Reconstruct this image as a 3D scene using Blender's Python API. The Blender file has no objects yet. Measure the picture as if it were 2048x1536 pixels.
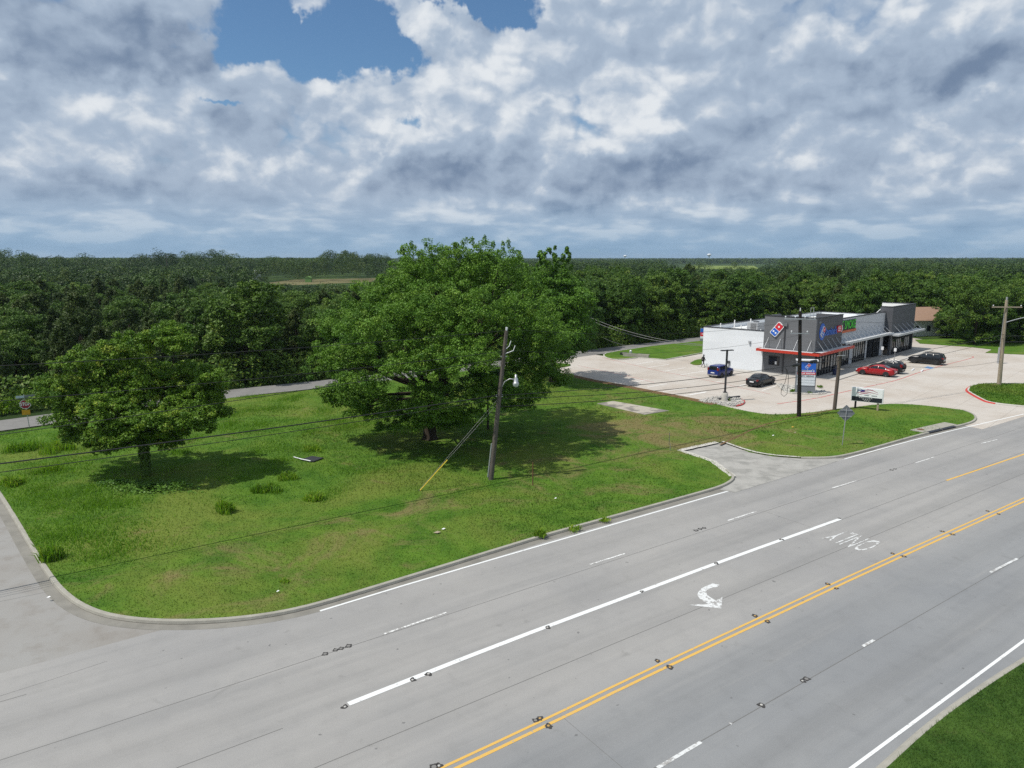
import bpy, bmesh, math, random
import numpy as np
from mathutils import Vector, Matrix
R = math.radians
random.seed(7); rng = np.random.default_rng(11)
SC = bpy.context.scene
C = SC.collection

# ------------------------------------------------------------------ camera
H = 15.5; F = 1420.0; PIT = math.atan(251/1420)
cam_d = bpy.data.cameras.new('camera'); cam = bpy.data.objects.new('camera', cam_d); C.objects.link(cam)
cam.location = (0, 0, H); cam.rotation_euler = (math.pi/2-PIT, 0, 0)
cam_d.sensor_width = 36; cam_d.lens = 36*F/2048; cam_d.clip_start = .5; cam_d.clip_end = 20000
SC.camera = cam
SC.view_settings.view_transform = 'Standard'; SC.view_settings.look = 'None'
SC.view_settings.exposure = -0.30; SC.view_settings.gamma = 1
SC.cycles.max_bounces = 6; SC.cycles.transparent_max_bounces = 8; SC.cycles.volume_bounces = 0
SC.cycles.use_denoising = False; SC.cycles.diffuse_bounces = 1; SC.cycles.glossy_bounces = 2; SC.cycles.transmission_bounces = 3
SC.render.resolution_x = 1024; SC.render.resolution_y = 768

def ray(u, v):
    x = (u-1024)/F; y = -(v-768)/F
    return Vector((x, math.cos(PIT)+y*math.sin(PIT), -math.sin(PIT)+y*math.cos(PIT)))
def G(u, v, z=0.0):                      # survey: photo pixel -> ground point at height z
    d = ray(u, v); t = (z-H)/d.z
    return Vector((d.x*t, d.y*t, z))
def GY(u, v, Y):                         # photo pixel -> point at forward distance Y
    d = ray(u, v); t = Y/d.y
    return Vector((d.x*t, Y, H+d.z*t))
def G2(u, v): p = G(u, v); return (p.x, p.y)

# ------------------------------------------------------------------ sun
SUN_EL, SUN_DIR = 60, 200                # elevation; compass (math) angle the light comes from
sd = bpy.data.lights.new('sun', 'SUN'); sun = bpy.data.objects.new('sun', sd); C.objects.link(sun)
sd.energy = 5.0; sd.angle = R(.53); sd.color = (1, .955, .88)
sv = Vector((math.cos(R(SUN_DIR))*math.cos(R(SUN_EL)), math.sin(R(SUN_DIR))*math.cos(R(SUN_EL)), math.sin(R(SUN_EL))))
sun.rotation_euler = sv.to_track_quat('Z', 'Y').to_euler(); sun.location = sv*100

# ------------------------------------------------------------------ world: Nishita sky and a cloud deck
class NT:
    def __init__(s, tree): s.t = tree; s.l = tree.links.new
    def n(s, typ, **kw):
        x = s.t.nodes.new(typ)
        for k, v in kw.items(): setattr(x, k, v)
        return x
    def put(s, sock, v):
        if isinstance(v, bpy.types.NodeSocket): s.l(v, sock)
        elif v is not None: sock.default_value = v
    def m(s, op, a, b=None, c=None, clamp=False):
        x = s.n('ShaderNodeMath', operation=op); x.use_clamp = clamp
        s.put(x.inputs[0], a); s.put(x.inputs[1], b)
        if c is not None: s.put(x.inputs[2], c)
        return x.outputs[0]
    def vm(s, op, a, b=None, scale=None):
        x = s.n('ShaderNodeVectorMath', operation=op); s.put(x.inputs[0], a); s.put(x.inputs[1], b)
        if scale is not None: s.put(x.inputs['Scale'], scale)
        return x.outputs[0]
    def sstep(s, v, a, b, lo=0., hi=1.):
        x = s.n('ShaderNodeMapRange', interpolation_type='SMOOTHSTEP')
        s.put(x.inputs['Value'], v); x.inputs['From Min'].default_value = a; x.inputs['From Max'].default_value = b
        x.inputs['To Min'].default_value = lo; x.inputs['To Max'].default_value = hi
        return x.outputs[0]
    def mix(s, f, a, b, blend='MIX'):
        x = s.n('ShaderNodeMix', data_type='RGBA', blend_type=blend); x.clamp_factor = True
        s.put(x.inputs['Factor'], f)
        for k, v in (('A', a), ('B', b)):
            so = [i for i in x.inputs if i.name == k and i.type == 'RGBA'][0]
            s.put(so, (*v, 1) if isinstance(v, tuple) and len(v) == 3 else v)
        return [o for o in x.outputs if o.type == 'RGBA'][0]
    def noise(s, vec, scale, detail=4, rough=.5, dist=0., out=0):
        x = s.n('ShaderNodeTexNoise'); s.put(x.inputs['Vector'], vec); x.inputs['Scale'].default_value = scale
        x.inputs['Detail'].default_value = detail; x.inputs['Roughness'].default_value = rough; x.inputs['Distortion'].default_value = dist
        return x.outputs[out]
    def comb(s, x, y, z=0.):
        c = s.n('ShaderNodeCombineXYZ')
        for i, v in enumerate((x, y, z)): s.put(c.inputs[i], v)
        return c.outputs[0]
    def sep(s, v):
        c = s.n('ShaderNodeSeparateXYZ'); s.put(c.inputs[0], v); return c.outputs
def blob_sum(k, az, el, blobs, D):
    for u, v, su, sv_, wt in blobs:
        d = ray(u, v).normalized(); a0 = math.atan2(d.x, d.y)
        a = k.m('MULTIPLY_ADD', az, F/su, -a0*F/su); e = k.m('MULTIPLY_ADD', el, F/sv_, -d.z*F/sv_)
        r2 = k.m('MULTIPLY_ADD', a, a, k.m('MULTIPLY', e, e))
        D = k.m('MULTIPLY_ADD', k.m('POWER', 2.718, k.m('MULTIPLY', r2, -1.)), wt, D)
    return D
def build_world():
    w = bpy.data.worlds.new('World'); SC.world = w; w.use_nodes = True
    w.cycles.sampling_method = 'MANUAL'; w.cycles.sample_map_resolution = 256
    w.node_tree.nodes.clear(); g = NT(w.node_tree)
    grp = bpy.data.node_groups.new('cloud_density', 'ShaderNodeTree')
    grp.interface.new_socket('Dir', in_out='INPUT', socket_type='NodeSocketVector')
    grp.interface.new_socket('D', in_out='OUTPUT', socket_type='NodeSocketFloat')
    k = NT(grp); gi = k.n('NodeGroupInput'); go = k.n('NodeGroupOutput')
    X, Y, Z = k.sep(gi.outputs[0])                     # azimuth, height
    def n2(vec, scale, detail, rough, out=0):
        x = k.n('ShaderNodeTexNoise', noise_dimensions='2D'); k.put(x.inputs['Vector'], vec); x.inputs['Scale'].default_value = scale; x.inputs['Detail'].default_value = detail; x.inputs['Roughness'].default_value = rough; return x.outputs[out]
    def puff(vec, scale, detail, sm=True):
        vo = k.n('ShaderNodeTexVoronoi', feature='SMOOTH_F1' if sm else 'F1', voronoi_dimensions='2D'); k.put(vo.inputs['Vector'], vec); vo.inputs['Scale'].default_value = scale; (vo.inputs['Smoothness'].__setattr__('default_value', .35) if sm else None)
        vo.inputs['Detail'].default_value = detail; vo.inputs['Roughness'].default_value = .52; vo.inputs['Lacunarity'].default_value = 2.2; return k.m('SUBTRACT', .5, vo.outputs['Distance'])
    p1 = k.comb(k.m('MULTIPLY_ADD', X, 5.0, 3.1), k.m('MULTIPLY_ADD', Y, 7.0, 1.7))
    w1 = k.vm('ADD', p1, k.vm('SCALE', k.vm('SUBTRACT', n2(p1, 2.6, 5, .55, 1), (.5, .5, .5)), scale=.34))
    d1 = k.m('MULTIPLY_ADD', puff(w1, 1.7, 2.5), .46, n2(w1, .95, 7, .45))
    p2 = k.comb(k.m('MULTIPLY_ADD', X, 8.0, .4), k.m('MULTIPLY_ADD', Y, 30.0, 5.3))
    w2 = k.vm('ADD', p2, k.vm('SCALE', k.vm('SUBTRACT', n2(p2, 2.2, 3, .5, 1), (.5, .5, .5)), scale=.4))
    d2 = k.m('MULTIPLY_ADD', puff(w2, 1.8, 1, False), .30, n2(w2, 1.2, 6, .5))
    bl = k.sstep(Y, .035, .10)
    D = k.m('ADD', k.m('MULTIPLY', d1, bl), k.m('MULTIPLY', d2, k.m('SUBTRACT', 1., bl)))
    k.l(D, go.inputs[0])
    tc = g.n('ShaderNodeTexCoord'); dr = tc.outputs['Generated']; X, Y, Z = g.sep(dr)
    ang = g.comb(g.m('ARCTAN2', X, Y), Z)
    def dens(vec):
        x = g.n('ShaderNodeGroup'); x.node_tree = grp; g.l(vec, x.inputs[0]); return x.outputs[0]
    D0 = dens(ang); Du = dens(g.vm('ADD', ang, (-.012, .018, 0)))
    wn = g.n('ShaderNodeTexNoise', noise_dimensions='2D'); g.l(ang, wn.inputs['Vector']); wn.inputs['Scale'].default_value = 11; wn.inputs['Detail'].default_value = 5; wn.inputs['Roughness'].default_value = .6
    wz = g.sep(g.vm('SUBTRACT', wn.outputs[1], (.5, .5, .5)))
    az = g.m('MULTIPLY_ADD', wz[0], .15, g.m('ARCTAN2', X, Y)); el = g.m('MULTIPLY_ADD', wz[1], .085, Z)
    Dc = blob_sum(g, az, el, GAPS, g.m('ADD', D0, COVER))
    sky = g.n('ShaderNodeTexSky'); sky.sky_type = 'NISHITA'; sky.sun_disc = False
    sky.sun_elevation = R(SUN_EL); sky.sun_rotation = R(90-SUN_DIR); sky.air_density = 1.0; sky.dust_density = .6; sky.ozone_density = 1.6
    blue = g.mix(1., sky.outputs[0], (.80, 1.05, 1.22), 'MULTIPLY')
    cov = g.sstep(g.m('ADD', Dc, g.sstep(Z, .15, .06, 0, .14)), .40, .62)
    lit = g.m('SUBTRACT', D0, Du)
    sh = g.m('MULTIPLY_ADD', lit, 1.2, .53)
    sh = g.m('MULTIPLY_ADD', g.m('SUBTRACT', D0, .58), .30, sh)
    sh = blob_sum(g, az, el, SHADE, sh)
    dark = (2.15, 3.0, 4.45); mid = (4.9, 6.0, 7.5); brt = (9.5, 9.95, 10.4)
    c1 = g.mix(g.sstep(sh, -.28, .55), dark, mid); col = g.mix(g.sstep(sh, .42, .92), c1, brt)
    out = g.mix(cov, blue, col)
    hz = g.sstep(Z, .10, 0.0)
    out = g.mix(g.m('MULTIPLY', hz, .84), out, (3.2, 5.1, 7.2))
    bg = g.n('ShaderNodeBackground'); bg.inputs[1].default_value = .1
    ow = g.n('ShaderNodeOutputWorld'); g.l(out, bg.inputs[0]); g.l(bg.outputs[0], ow.inputs[0])
COVER = .33
# open sky in the photograph (-), and solid cloud (+): photo x, y, half-sizes, weight
GAPS = [(590, 70, 150, 50, -.66), (690, 100, 110, 36, -.66), (955, 10, 110, 24, -.75), (490, 90, 55, 28, -.26), (835, 225, 48, 18, -.40), (440, 215, 50, 9, -.34), (740, 40, 60, 40, -.34), (650, 160, 60, 18, -.2),
        (620, 32, 55, 22, .22), (890, 85, 100, 55, .22), (200, 100, 260, 90, .22), (1500, 150, 600, 220, .16), (1250, 370, 300, 60, .16), (250, 300, 400, 60, .10), (1575, 290, 90, 50, .3), (1890, 95, 70, 50, .25), (1080, 100, 120, 60, .2), (50, 170, 120, 60, .15), (930, 345, 90, 45, .3), (1930, 215, 120, 45, .3)]
# thick grey undersides (-) and sunlit heaps (+)
SHADE = [(200, 80, 290, 62, -.36), (330, 140, 150, 30, -.20), (1290, 345, 260, 30, -.34), (1250, 395, 260, 20, -.34), (1020, 390, 180, 18, -.16), (470, 265, 50, 42, -.30), (820, 345, 120, 34, -.24), (1920, 130, 230, 36, -.36), (1650, 250, 200, 28, -.26), (1600, 100, 150, 40, -.10),
         (100, 370, 220, 20, -.24), (1600, 330, 260, 24, -.14), (380, 345, 140, 24, -.14), (350, 395, 260, 14, -.12), (880, 65, 100, 50, .28), (1050, 120, 140, 50, .16), (720, 240, 110, 60, .26), (240, 195, 190, 36, .24), (150, 290, 150, 40, .18), (1080, 240, 150, 50, .16), (1230, 235, 150, 40, .22), (1200, 290, 100, 22, .18), (1850, 195, 140, 28, .26), (1950, 310, 130, 30, .16), (610, 35, 60, 22, .34), (900, 290, 110, 30, .16), (1620, 405, 130, 18, .16), (520, 320, 120, 20, .12), (1780, 40, 220, 40, .14), (1350, 40, 260, 40, .10), (500, 130, 70, 20, .16)]
build_world()

# ------------------------------------------------------------------ materials
def mat(name, col, rough=.7, metal=0., spec=.4, var=0., vscale=3., bump=0., bscale=40., fn=None):
    m = bpy.data.materials.new(name); m.use_nodes = True; g = NT(m.node_tree)
    b = m.node_tree.nodes['Principled BSDF']
    b.inputs['Roughness'].default_value = rough; b.inputs['Metallic'].default_value = metal; b.inputs['Specular IOR Level'].default_value = spec
    co = g.n('ShaderNodeTexCoord').outputs['Object']
    if fn: c = fn(g, co); g.put(b.inputs['Base Color'], c)
    elif var:
        nz = g.noise(co, vscale, 5, .6)
        c = g.mix(nz, tuple(x*(1-var) for x in col), tuple(min(1, x*(1+var)) for x in col)); g.l(c, b.inputs['Base Color'])
    else: b.inputs['Base Color'].default_value = (*col, 1)
    if bump:
        bp = g.n('ShaderNodeBump'); bp.inputs['Strength'].default_value = bump; bp.inputs['Distance'].default_value = .05
        g.l(g.noise(co, bscale, 4, .6), bp.inputs['Height']); g.l(bp.outputs[0], b.inputs['Normal'])
    return m
RANG = R(35.01); RD = Vector((math.cos(RANG), math.sin(RANG), 0)); RN = Vector((-math.sin(RANG), math.cos(RANG), 0))
YO = RN.dot(G(900, 1536))
def rot(g, co, ang):
    mp = g.n('ShaderNodeMapping'); g.l(co, mp.inputs[0]); mp.inputs['Rotation'].default_value = (0, 0, -ang); return mp.outputs[0]
def concrete_road(g, co):
    p = rot(g, co, RANG); x, y, z = g.sep(p)
    c = g.mix(g.sstep(y, YO-2, YO+1.5), (.248, .252, .253), (.322, .313, .298))
    big = g.noise(co, .09, 4, .6); c = g.mix(g.sstep(big, .35, .7), c, g.mix(1., c, (.86, .87, .89), 'MULTIPLY'))
    st = g.noise(g.comb(g.m('MULTIPLY', x, .035), g.m('MULTIPLY', y, .75)), 1.3, 4, .6)
    c = g.mix(g.sstep(st, .42, .75, 0, .5), c, g.mix(1., c, (.74, .75, .76), 'MULTIPLY'))
    st2 = g.noise(g.comb(g.m('MULTIPLY', x, .08), g.m('MULTIPLY', y, 1.6)), 1.1, 3, .6)
    c = g.mix(g.sstep(st2, .55, .8, 0, .22), c, (.40, .385, .36))
    for nc in (1.7+.8, 6.6, 10.3, -1.8, -5.4):
        bd = g.sstep(g.m('ABSOLUTE', g.m('SUBTRACT', y, YO+nc)), .95, .1, 0, .20); c = g.mix(g.m('MULTIPLY', bd, g.m('ADD', st, .35)), c, (.19, .187, .18))
    oil = g.noise(co, .55, 3, .6, .5); c = g.mix(g.sstep(oil, .66, .74, 0, .28), c, (.14, .138, .13))
    md = g.noise(co, 1.2, 5, .65); c = g.mix(g.sstep(md, .45, .75, 0, .35), c, g.mix(1., c, (.8, .8, .8), 'MULTIPLY'))
    fn = g.noise(co, 26, 3, .7); c = g.mix(1., c, g.mix(fn, (.8, .8, .8), (1.18, 1.18, 1.18)), 'MULTIPLY')
    sp = g.noise(co, 3.1, 1, .5); c = g.mix(g.sstep(sp, .76, .80, 0, .6), c, (.10, .10, .10))
    return c
def concrete_lot(base, dirt=.35, grid=True):
    def f(g, co):
        p = rot(g, co, R(45.3)); x, y, z = g.sep(p)
        big = g.noise(co, .12, 4, .6); c = g.mix(g.sstep(big, .35, .7), base, tuple(v*w for v, w in zip(base, (.86, .82, .78))))
        md = g.noise(co, .9, 5, .65); c = g.mix(g.sstep(md, .45, .75, 0, dirt), c, g.mix(1., c, (.78, .74, .70), 'MULTIPLY'))
        if not grid: return c
        br = g.n('ShaderNodeTexBrick'); g.l(p, br.inputs['Vector']); br.offset = 0; br.inputs['Scale'].default_value = 1
        br.inputs['Brick Width'].default_value = 4.6; br.inputs['Row Height'].default_value = 4.6; br.inputs['Mortar Size'].default_value = .03
        c = g.mix(g.m('MULTIPLY', br.outputs['Fac'], .45), c, g.mix(1., c, (.5, .48, .45), 'MULTIPLY'))
        fn = g.noise(co, 20, 3, .7); return g.mix(1., c, g.mix(fn, (.86, .86, .86), (1.12, 1.12, 1.12)), 'MULTIPLY')
    return f
def grass_col(g, co, lush=1.):
    a = g.noise(co, .085, 5, .62, .6); b = g.noise(co, .5, 5, .65); f = g.noise(co, 4.5, 4, .7)
    x, y, z = g.sep(co)
    c = g.mix(g.sstep(b, .3, .7), (.050, .118, .013), (.094, .174, .021))
    c = g.mix(g.sstep(a, .44, .66, 0, .8), c, (.140, .174, .034))
    # the mown strip beside the highway is drier than the ground under the trees
    p = rot(g, co, RANG); px, py, pz = g.sep(p)
    dry = g.noise(co, .22, 5, .7, 1.2)
    for u, v, rad, wt in ((1330, 865, 13., .26), (1150, 960, 11., .10), (1240, 800, 8., .10), (760, 1060, 9., .10), (420, 1140, 8., .12), (1560, 870, 8., .05)):
        q = G(u, v); ds_ = g.n('ShaderNodeVectorMath', operation='DISTANCE'); g.l(co, ds_.inputs[0]); ds_.inputs[1].default_value = (q.x, q.y, .1)
        dry = g.m('ADD', dry, g.sstep(g.m('ADD', ds_.outputs['Value'], g.m('MULTIPLY', a, 4.)), rad+3, 2.5, 0, wt))
    c = g.mix(g.sstep(dry, .54, .80, 0, .82), c, (.190, .150, .070))
    dk = g.noise(co, 1.1, 4, .7, .8); c = g.mix(g.sstep(dk, .62, .80, 0, .45), c, (.060, .062, .028))
    c = g.mix(1., c, g.mix(f, (.74, .76, .74), (1.25, 1.24, 1.22)), 'MULTIPLY')
    return c
def paint(col, wear=.45, sc=7.):
    def f(g, co):
        w = g.noise(co, sc, 5, .75); w2 = g.noise(co, 1.2, 3, .6)
        return g.mix(g.sstep(g.m('MULTIPLY_ADD', w2, .35, w), wear+.30, wear+.42), col, (.31, .30, .285))
    return f
def leaf_mat(name, dark, light, yel, trans=.17):
    m = bpy.data.materials.new(name); m.use_nodes = True; g = NT(m.node_tree); b = m.node_tree.nodes['Principled BSDF']
    at = g.n('ShaderNodeAttribute'); at.attribute_name = 'tint'; t = at.outputs['Fac']
    c = g.mix(g.sstep(t, .0, .7), dark, light); c = g.mix(g.sstep(t, .72, 1.0), c, yel)
    oi = g.n('ShaderNodeObjectInfo'); rnd = oi.outputs['Random']
    c = g.mix(1., c, g.mix(rnd, (.72, .80, .70), (1.22, 1.12, 1.1)), 'MULTIPLY')
    g.l(c, b.inputs['Base Color']); b.inputs['Roughness'].default_value = .55; b.inputs['Specular IOR Level'].default_value = .25
    tr = g.n('ShaderNodeBsdfTranslucent'); g.l(g.mix(1., c, (1.1, 1.25, .5), 'MULTIPLY'), tr.inputs[0])
    mx = g.n('ShaderNodeMixShader'); mx.inputs[0].default_value = trans
    g.l(b.outputs[0], mx.inputs[1]); g.l(tr.outputs[0], mx.inputs[2])
    g.l(mx.outputs[0], m.node_tree.nodes['Material Output'].inputs[0])
    return m
def verge_col(g, co):
    a = g.noise(co, .45, 5, .65, .8); b = g.noise(co, 2.2, 4, .7); c = g.mix(g.sstep(a, .35, .65), (.030, .070, .012), (.058, .112, .020))
    c = g.mix(g.sstep(b, .55, .75, 0, .5), c, (.066, .078, .026)); return g.mix(g.sstep(b, .42, .28, 0, .6), c, (.020, .034, .010))
def blade_mat(nm='grass_blades', own=None):
    m = mat(nm, (0, 0, 0), .6, spec=.2, fn=None); g = NT(m.node_tree); b = m.node_tree.nodes['Principled BSDF']
    co = g.n('ShaderNodeTexCoord').outputs['Object']; at = g.n('ShaderNodeAttribute'); at.attribute_name = 'tint'
    c = g.mix(1., (own or grass_col)(g, co), g.mix(at.outputs['Fac'], (1.25, 1.25, 1.2), (1.8, 1.7, 1.6)), 'MULTIPLY'); g.l(c, b.inputs['Base Color'])
    tr = g.n('ShaderNodeBsdfTranslucent'); g.l(c, tr.inputs[0]); mx = g.n('ShaderNodeMixShader'); mx.inputs[0].default_value = .35
    g.l(b.outputs[0], mx.inputs[1]); g.l(tr.outputs[0], mx.inputs[2]); g.l(mx.outputs[0], m.node_tree.nodes['Material Output'].inputs[0])
    return m
def siding(base, step, depth=.75, horiz=True):
    def f(g, co):
        x, y, z = g.sep(co)
        fr = g.m('FRACT', g.m('DIVIDE', z, step)); ln = g.sstep(fr, .0, .10)
        row = g.m('FLOOR', g.m('DIVIDE', z, step)); rv = g.noise(g.comb(g.m('MULTIPLY', x, .12), g.m('MULTIPLY', y, .12), g.m('MULTIPLY', row, 3.7)), 1.0, 1, .5)
        c = g.mix(rv, tuple(v*.8 for v in base), tuple(v*1.2 for v in base))
        return g.mix(ln, tuple(v*depth for v in base), c)
    return f
M = dict(
    road=mat('road_concrete', (.3, .3, .3), .85, spec=.25, bump=.12, bscale=30, fn=concrete_road),
    lot=mat('lot_concrete', (.5, .5, .5), .85, spec=.25, fn=concrete_lot((.50, .462, .415))),
    walk=mat('walk_concrete', (.5, .5, .5), .85, spec=.25, fn=concrete_lot((.50, .48, .445), .2)),
    oldcon=mat('old_concrete', (.4, .4, .4), .9, spec=.2, bump=.2, bscale=20, fn=lambda g, co: g.mix(g.sstep(g.noise(co, .8, 6, .62, .4), .38, .72), (.36, .35, .325), (.245, .24, .222))),
    slabcon=mat('stained_slab', (.4, .37, .3), .9, spec=.2, fn=lambda g, co: g.mix(g.sstep(g.noise(co, .55, 4, .6), .46, .60), (.40, .365, .305), (.20, .185, .165))),
    paleold=mat('bleached_concrete', (.47, .45, .405), .9, var=.3, vscale=2),
    asphalt=mat('worn_asphalt', (.20, .195, .185), .9, spec=.2, var=.3, vscale=.8),
    kerb=mat('kerb_concrete', (.33, .315, .27), .9, spec=.2, var=.35, vscale=1.6, bump=.3, bscale=25),
    gutter=mat('gutter_concrete', (.22, .21, .185), .9, spec=.2, var=.45, vscale=.9),
    redkerb=mat('red_kerb_paint', (.50, .06, .05), .7, var=.25, vscale=4),
    joint=mat('joint_sealant', (.145, .142, .135), .9),
    white=mat('white_road_paint', (.8, .8, .8), .7, fn=paint((.70, .71, .70), .455)),
    chipped=mat('chipped_white_paint', (.8, .8, .8), .7, fn=paint((.64, .65, .64), .35, 6.)),
    worn=mat('worn_white_paint', (.8, .8, .8), .7, fn=paint((.62, .63, .62), .325, 4.)),
    dash=mat('dash_white_paint', (.8, .8, .8), .7, fn=paint((.70, .70, .68), .34)),
    yellow=mat('yellow_road_paint', (.7, .4, .05), .7, fn=paint((.62, .38, .085), .44)),
    redline=mat('red_lane_paint', (.5, .1, .08), .7, fn=paint((.50, .10, .085), .38)),
    lotwhite=mat('lot_white_paint', (.8, .8, .78), .7, fn=paint((.82, .82, .80), .5)),
    blueline=mat('lot_blue_paint', (.12, .25, .45), .7, var=.3),
    ground=mat('wild_ground', (.05, .08, .02), .95, spec=.1, fn=lambda g, co: g.mix(g.sstep(g.noise(co, .02, 5, .6), .4, .62), (.022, .042, .010), (.05, .085, .018))),
    lawn=mat('lawn_soil_and_grass', (.05, .1, .02), .95, spec=.1, bump=.8, bscale=6, fn=grass_col),
    verge=mat('verge_grass', (.04, .10, .015), .95, spec=.1, bump=.8, bscale=6, fn=lambda g, co: verge_col(g, co)), sidecon=mat('side_street_concrete', (.3, .3, .3), .9, spec=.2, bump=.2, bscale=20, fn=concrete_lot((.29, .285, .272), .7, False)), dirtywhite=mat('dirty_white', (.42, .41, .38), .6, var=.3, vscale=20),
    field=mat('hay_field', (.15, .135, .065), .95, spec=.1, var=.25, vscale=.02),
    field2=mat('green_field', (.16, .21, .05), .95, spec=.1, var=.25, vscale=.01),
    soil=mat('bare_soil', (.16, .10, .055), .95, spec=.1, var=.4, vscale=2.5),
    blade=blade_mat(), vblade=blade_mat('verge_blades', verge_col),
    pecan=leaf_mat('broad_leaves', (.058, .145, .015), (.118, .240, .025), (.185, .300, .042)),
    sweet=leaf_mat('yellowish_leaves', (.055, .132, .013), (.165, .285, .025), (.38, .44, .06)),
    wood=leaf_mat('woodland_leaves', (.040, .092, .013), (.100, .182, .024), (.190, .245, .040)),
    farwood=leaf_mat('far_woodland_leaves', (.017, .042, .009), (.052, .104, .017), (.085, .125, .024), .12),
    cedar=leaf_mat('cedar_sprays', (.034, .068, .014), (.066, .104, .022), (.105, .128, .034), .2),
    vine=leaf_mat('vine_leaves', (.045, .12, .015), (.085, .19, .022), (.12, .22, .03)), tallgrass=leaf_mat('tall_grass_blades', (.10, .22, .02), (.19, .34, .035), (.30, .38, .06), .4),
    bark=mat('tree_bark', (.050, .040, .030), .95, spec=.1, var=.5, vscale=6, bump=.6, bscale=12),
    polewood=mat('weathered_pole', (.125, .108, .092), .9, spec=.15, var=.45, vscale=5, bump=.4, bscale=25),
    poledark=mat('creosote_pole', (.018, .014, .012), .7, spec=.3, var=.4, vscale=5),
    polepale=mat('pale_pole', (.34, .285, .21), .9, spec=.15, var=.25, vscale=4),
    polestub=mat('brown_stub_pole', (.115, .095, .08), .9, spec=.15, var=.3, vscale=4),
    galv=mat('galvanised_steel', (.48, .49, .50), .45, .7, var=.15, vscale=6),
    whitemetal=mat('white_metal', (.78, .79, .80), .4),
    wire=mat('black_cable', (.018, .018, .018), .5), strand=mat('steel_strand', (.20, .20, .20), .5, .5),
    yguard=mat('yellow_guard', (.80, .60, .06), .5), rust=mat('rusty_steel', (.14, .065, .035), .9, var=.3, vscale=8),
    wwall=mat('white_panel_wall', (.7, .7, .7), .6, fn=siding((.76, .79, .82), 1.2, .965)),
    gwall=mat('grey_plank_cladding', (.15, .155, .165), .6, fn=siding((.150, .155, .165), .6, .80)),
    gwall_shade=mat('grey_cladding_shade', (.09, .09, .1), .6, fn=siding((.085, .088, .096), .6, .85)),  # copy of the grey cladding with the front's shade put into its colour
    mwall=mat('pale_grey_stucco', (.50, .515, .53), .8, var=.06, vscale=1.5),
    coping=mat('black_coping', (.03, .03, .034), .5), roof=mat('white_roof_membrane', (.74, .74, .72), .6, var=.08, vscale=.7),
    redmetal=mat('red_fascia', (.50, .045, .025), .4), greymetal=mat('silver_canopy', (.52, .54, .56), .4, .3),
    canopytop=mat('canopy_deck', (.60, .61, .62), .5),
    glass=mat('dark_glass', (.02, .024, .028), .06, spec=.7), frame=mat('black_frame', (.02, .02, .022), .5),
    blind=mat('window_blind', (.40, .39, .36), .8), dark=mat('dark_metal', (.055, .055, .06), .5, .2),
    hvac=mat('hvac_grey', (.36, .37, .38), .6, var=.2, vscale=4), pvc=mat('vent_pipe', (.8, .8, .79), .5),
    sblue=mat('sign_blue', (.025, .13, .55), .4), sred=mat('sign_red', (.62, .03, .05), .4), swhite=mat('sign_white', (.85, .86, .87), .4),
    sgreen=mat('sign_green', (.07, .60, .04), .4), sorange=mat('sign_orange', (.55, .13, .05), .5), sblack=mat('sign_black', (.018, .02, .03), .4),
    sgrey=mat('sign_grey', (.20, .22, .24), .6, var=.1), panel=mat('blank_panel', (.66, .72, .76), .5), navy=mat('flag_navy', (.03, .04, .20), .5), flagred=mat('flag_red', (.42, .10, .16), .5),
    stopred=mat('stop_red', (.30, .02, .045), .5), orange=mat('orange_plate', (.62, .32, .02), .5), street=mat('street_plate', (.45, .53, .60), .5), signback=mat('bare_sign_back', (.20, .215, .225), .5, .3, var=.15, vscale=5),
    tyre=mat('tyre_rubber', (.02, .02, .02), .85), rim=mat('alloy_rim', (.45, .45, .46), .3, .8), rimdark=mat('dark_rim', (.09, .09, .095), .35, .6),
    tail=mat('tail_lamp', (.20, .010, .012), .2), head=mat('head_lamp', (.7, .72, .75), .15), plate=mat('plate', (.75, .75, .76), .5),
    carglass=mat('car_glass', (.012, .015, .018), .05, spec=.8), trim=mat('car_trim', (.025, .025, .027), .6),
    rock=mat('pale_rock', (.40, .385, .355), .9, var=.3, vscale=3), skin=mat('skin', (.16, .09, .06), .6), cloth=mat('dark_clothes', (.014, .014, .017), .85), hair=mat('black_hair', (.01, .01, .01), .7),
    rooftile=mat('brown_shingles', (.31, .20, .14), .9, var=.2, vscale=2), house=mat('white_siding', (.66, .66, .64), .7), tar=mat('tar_patch', (.045, .042, .040), .7), amber=mat('amber_stud', (.38, .24, .08), .5),
    bluebin=mat('navy_plastic', (.02, .03, .08), .5), lamp=mat('lamp_globe', (.55, .57, .57), .3), greenblock=mat('pale_green_surface', (.16, .30, .07), .6, var=.2, vscale=1), tower=mat('tower_white', (.72, .75, .78), .5))
def carpaint(n, c): return mat(n, c, .26, 0., .45)
M.update(pblue=carpaint('blue_car_paint', (.012, .028, .16)), pblack=carpaint('black_car_paint', (.010, .011, .013)), pred=carpaint('red_car_paint', (.34, .010, .014)))

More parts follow.
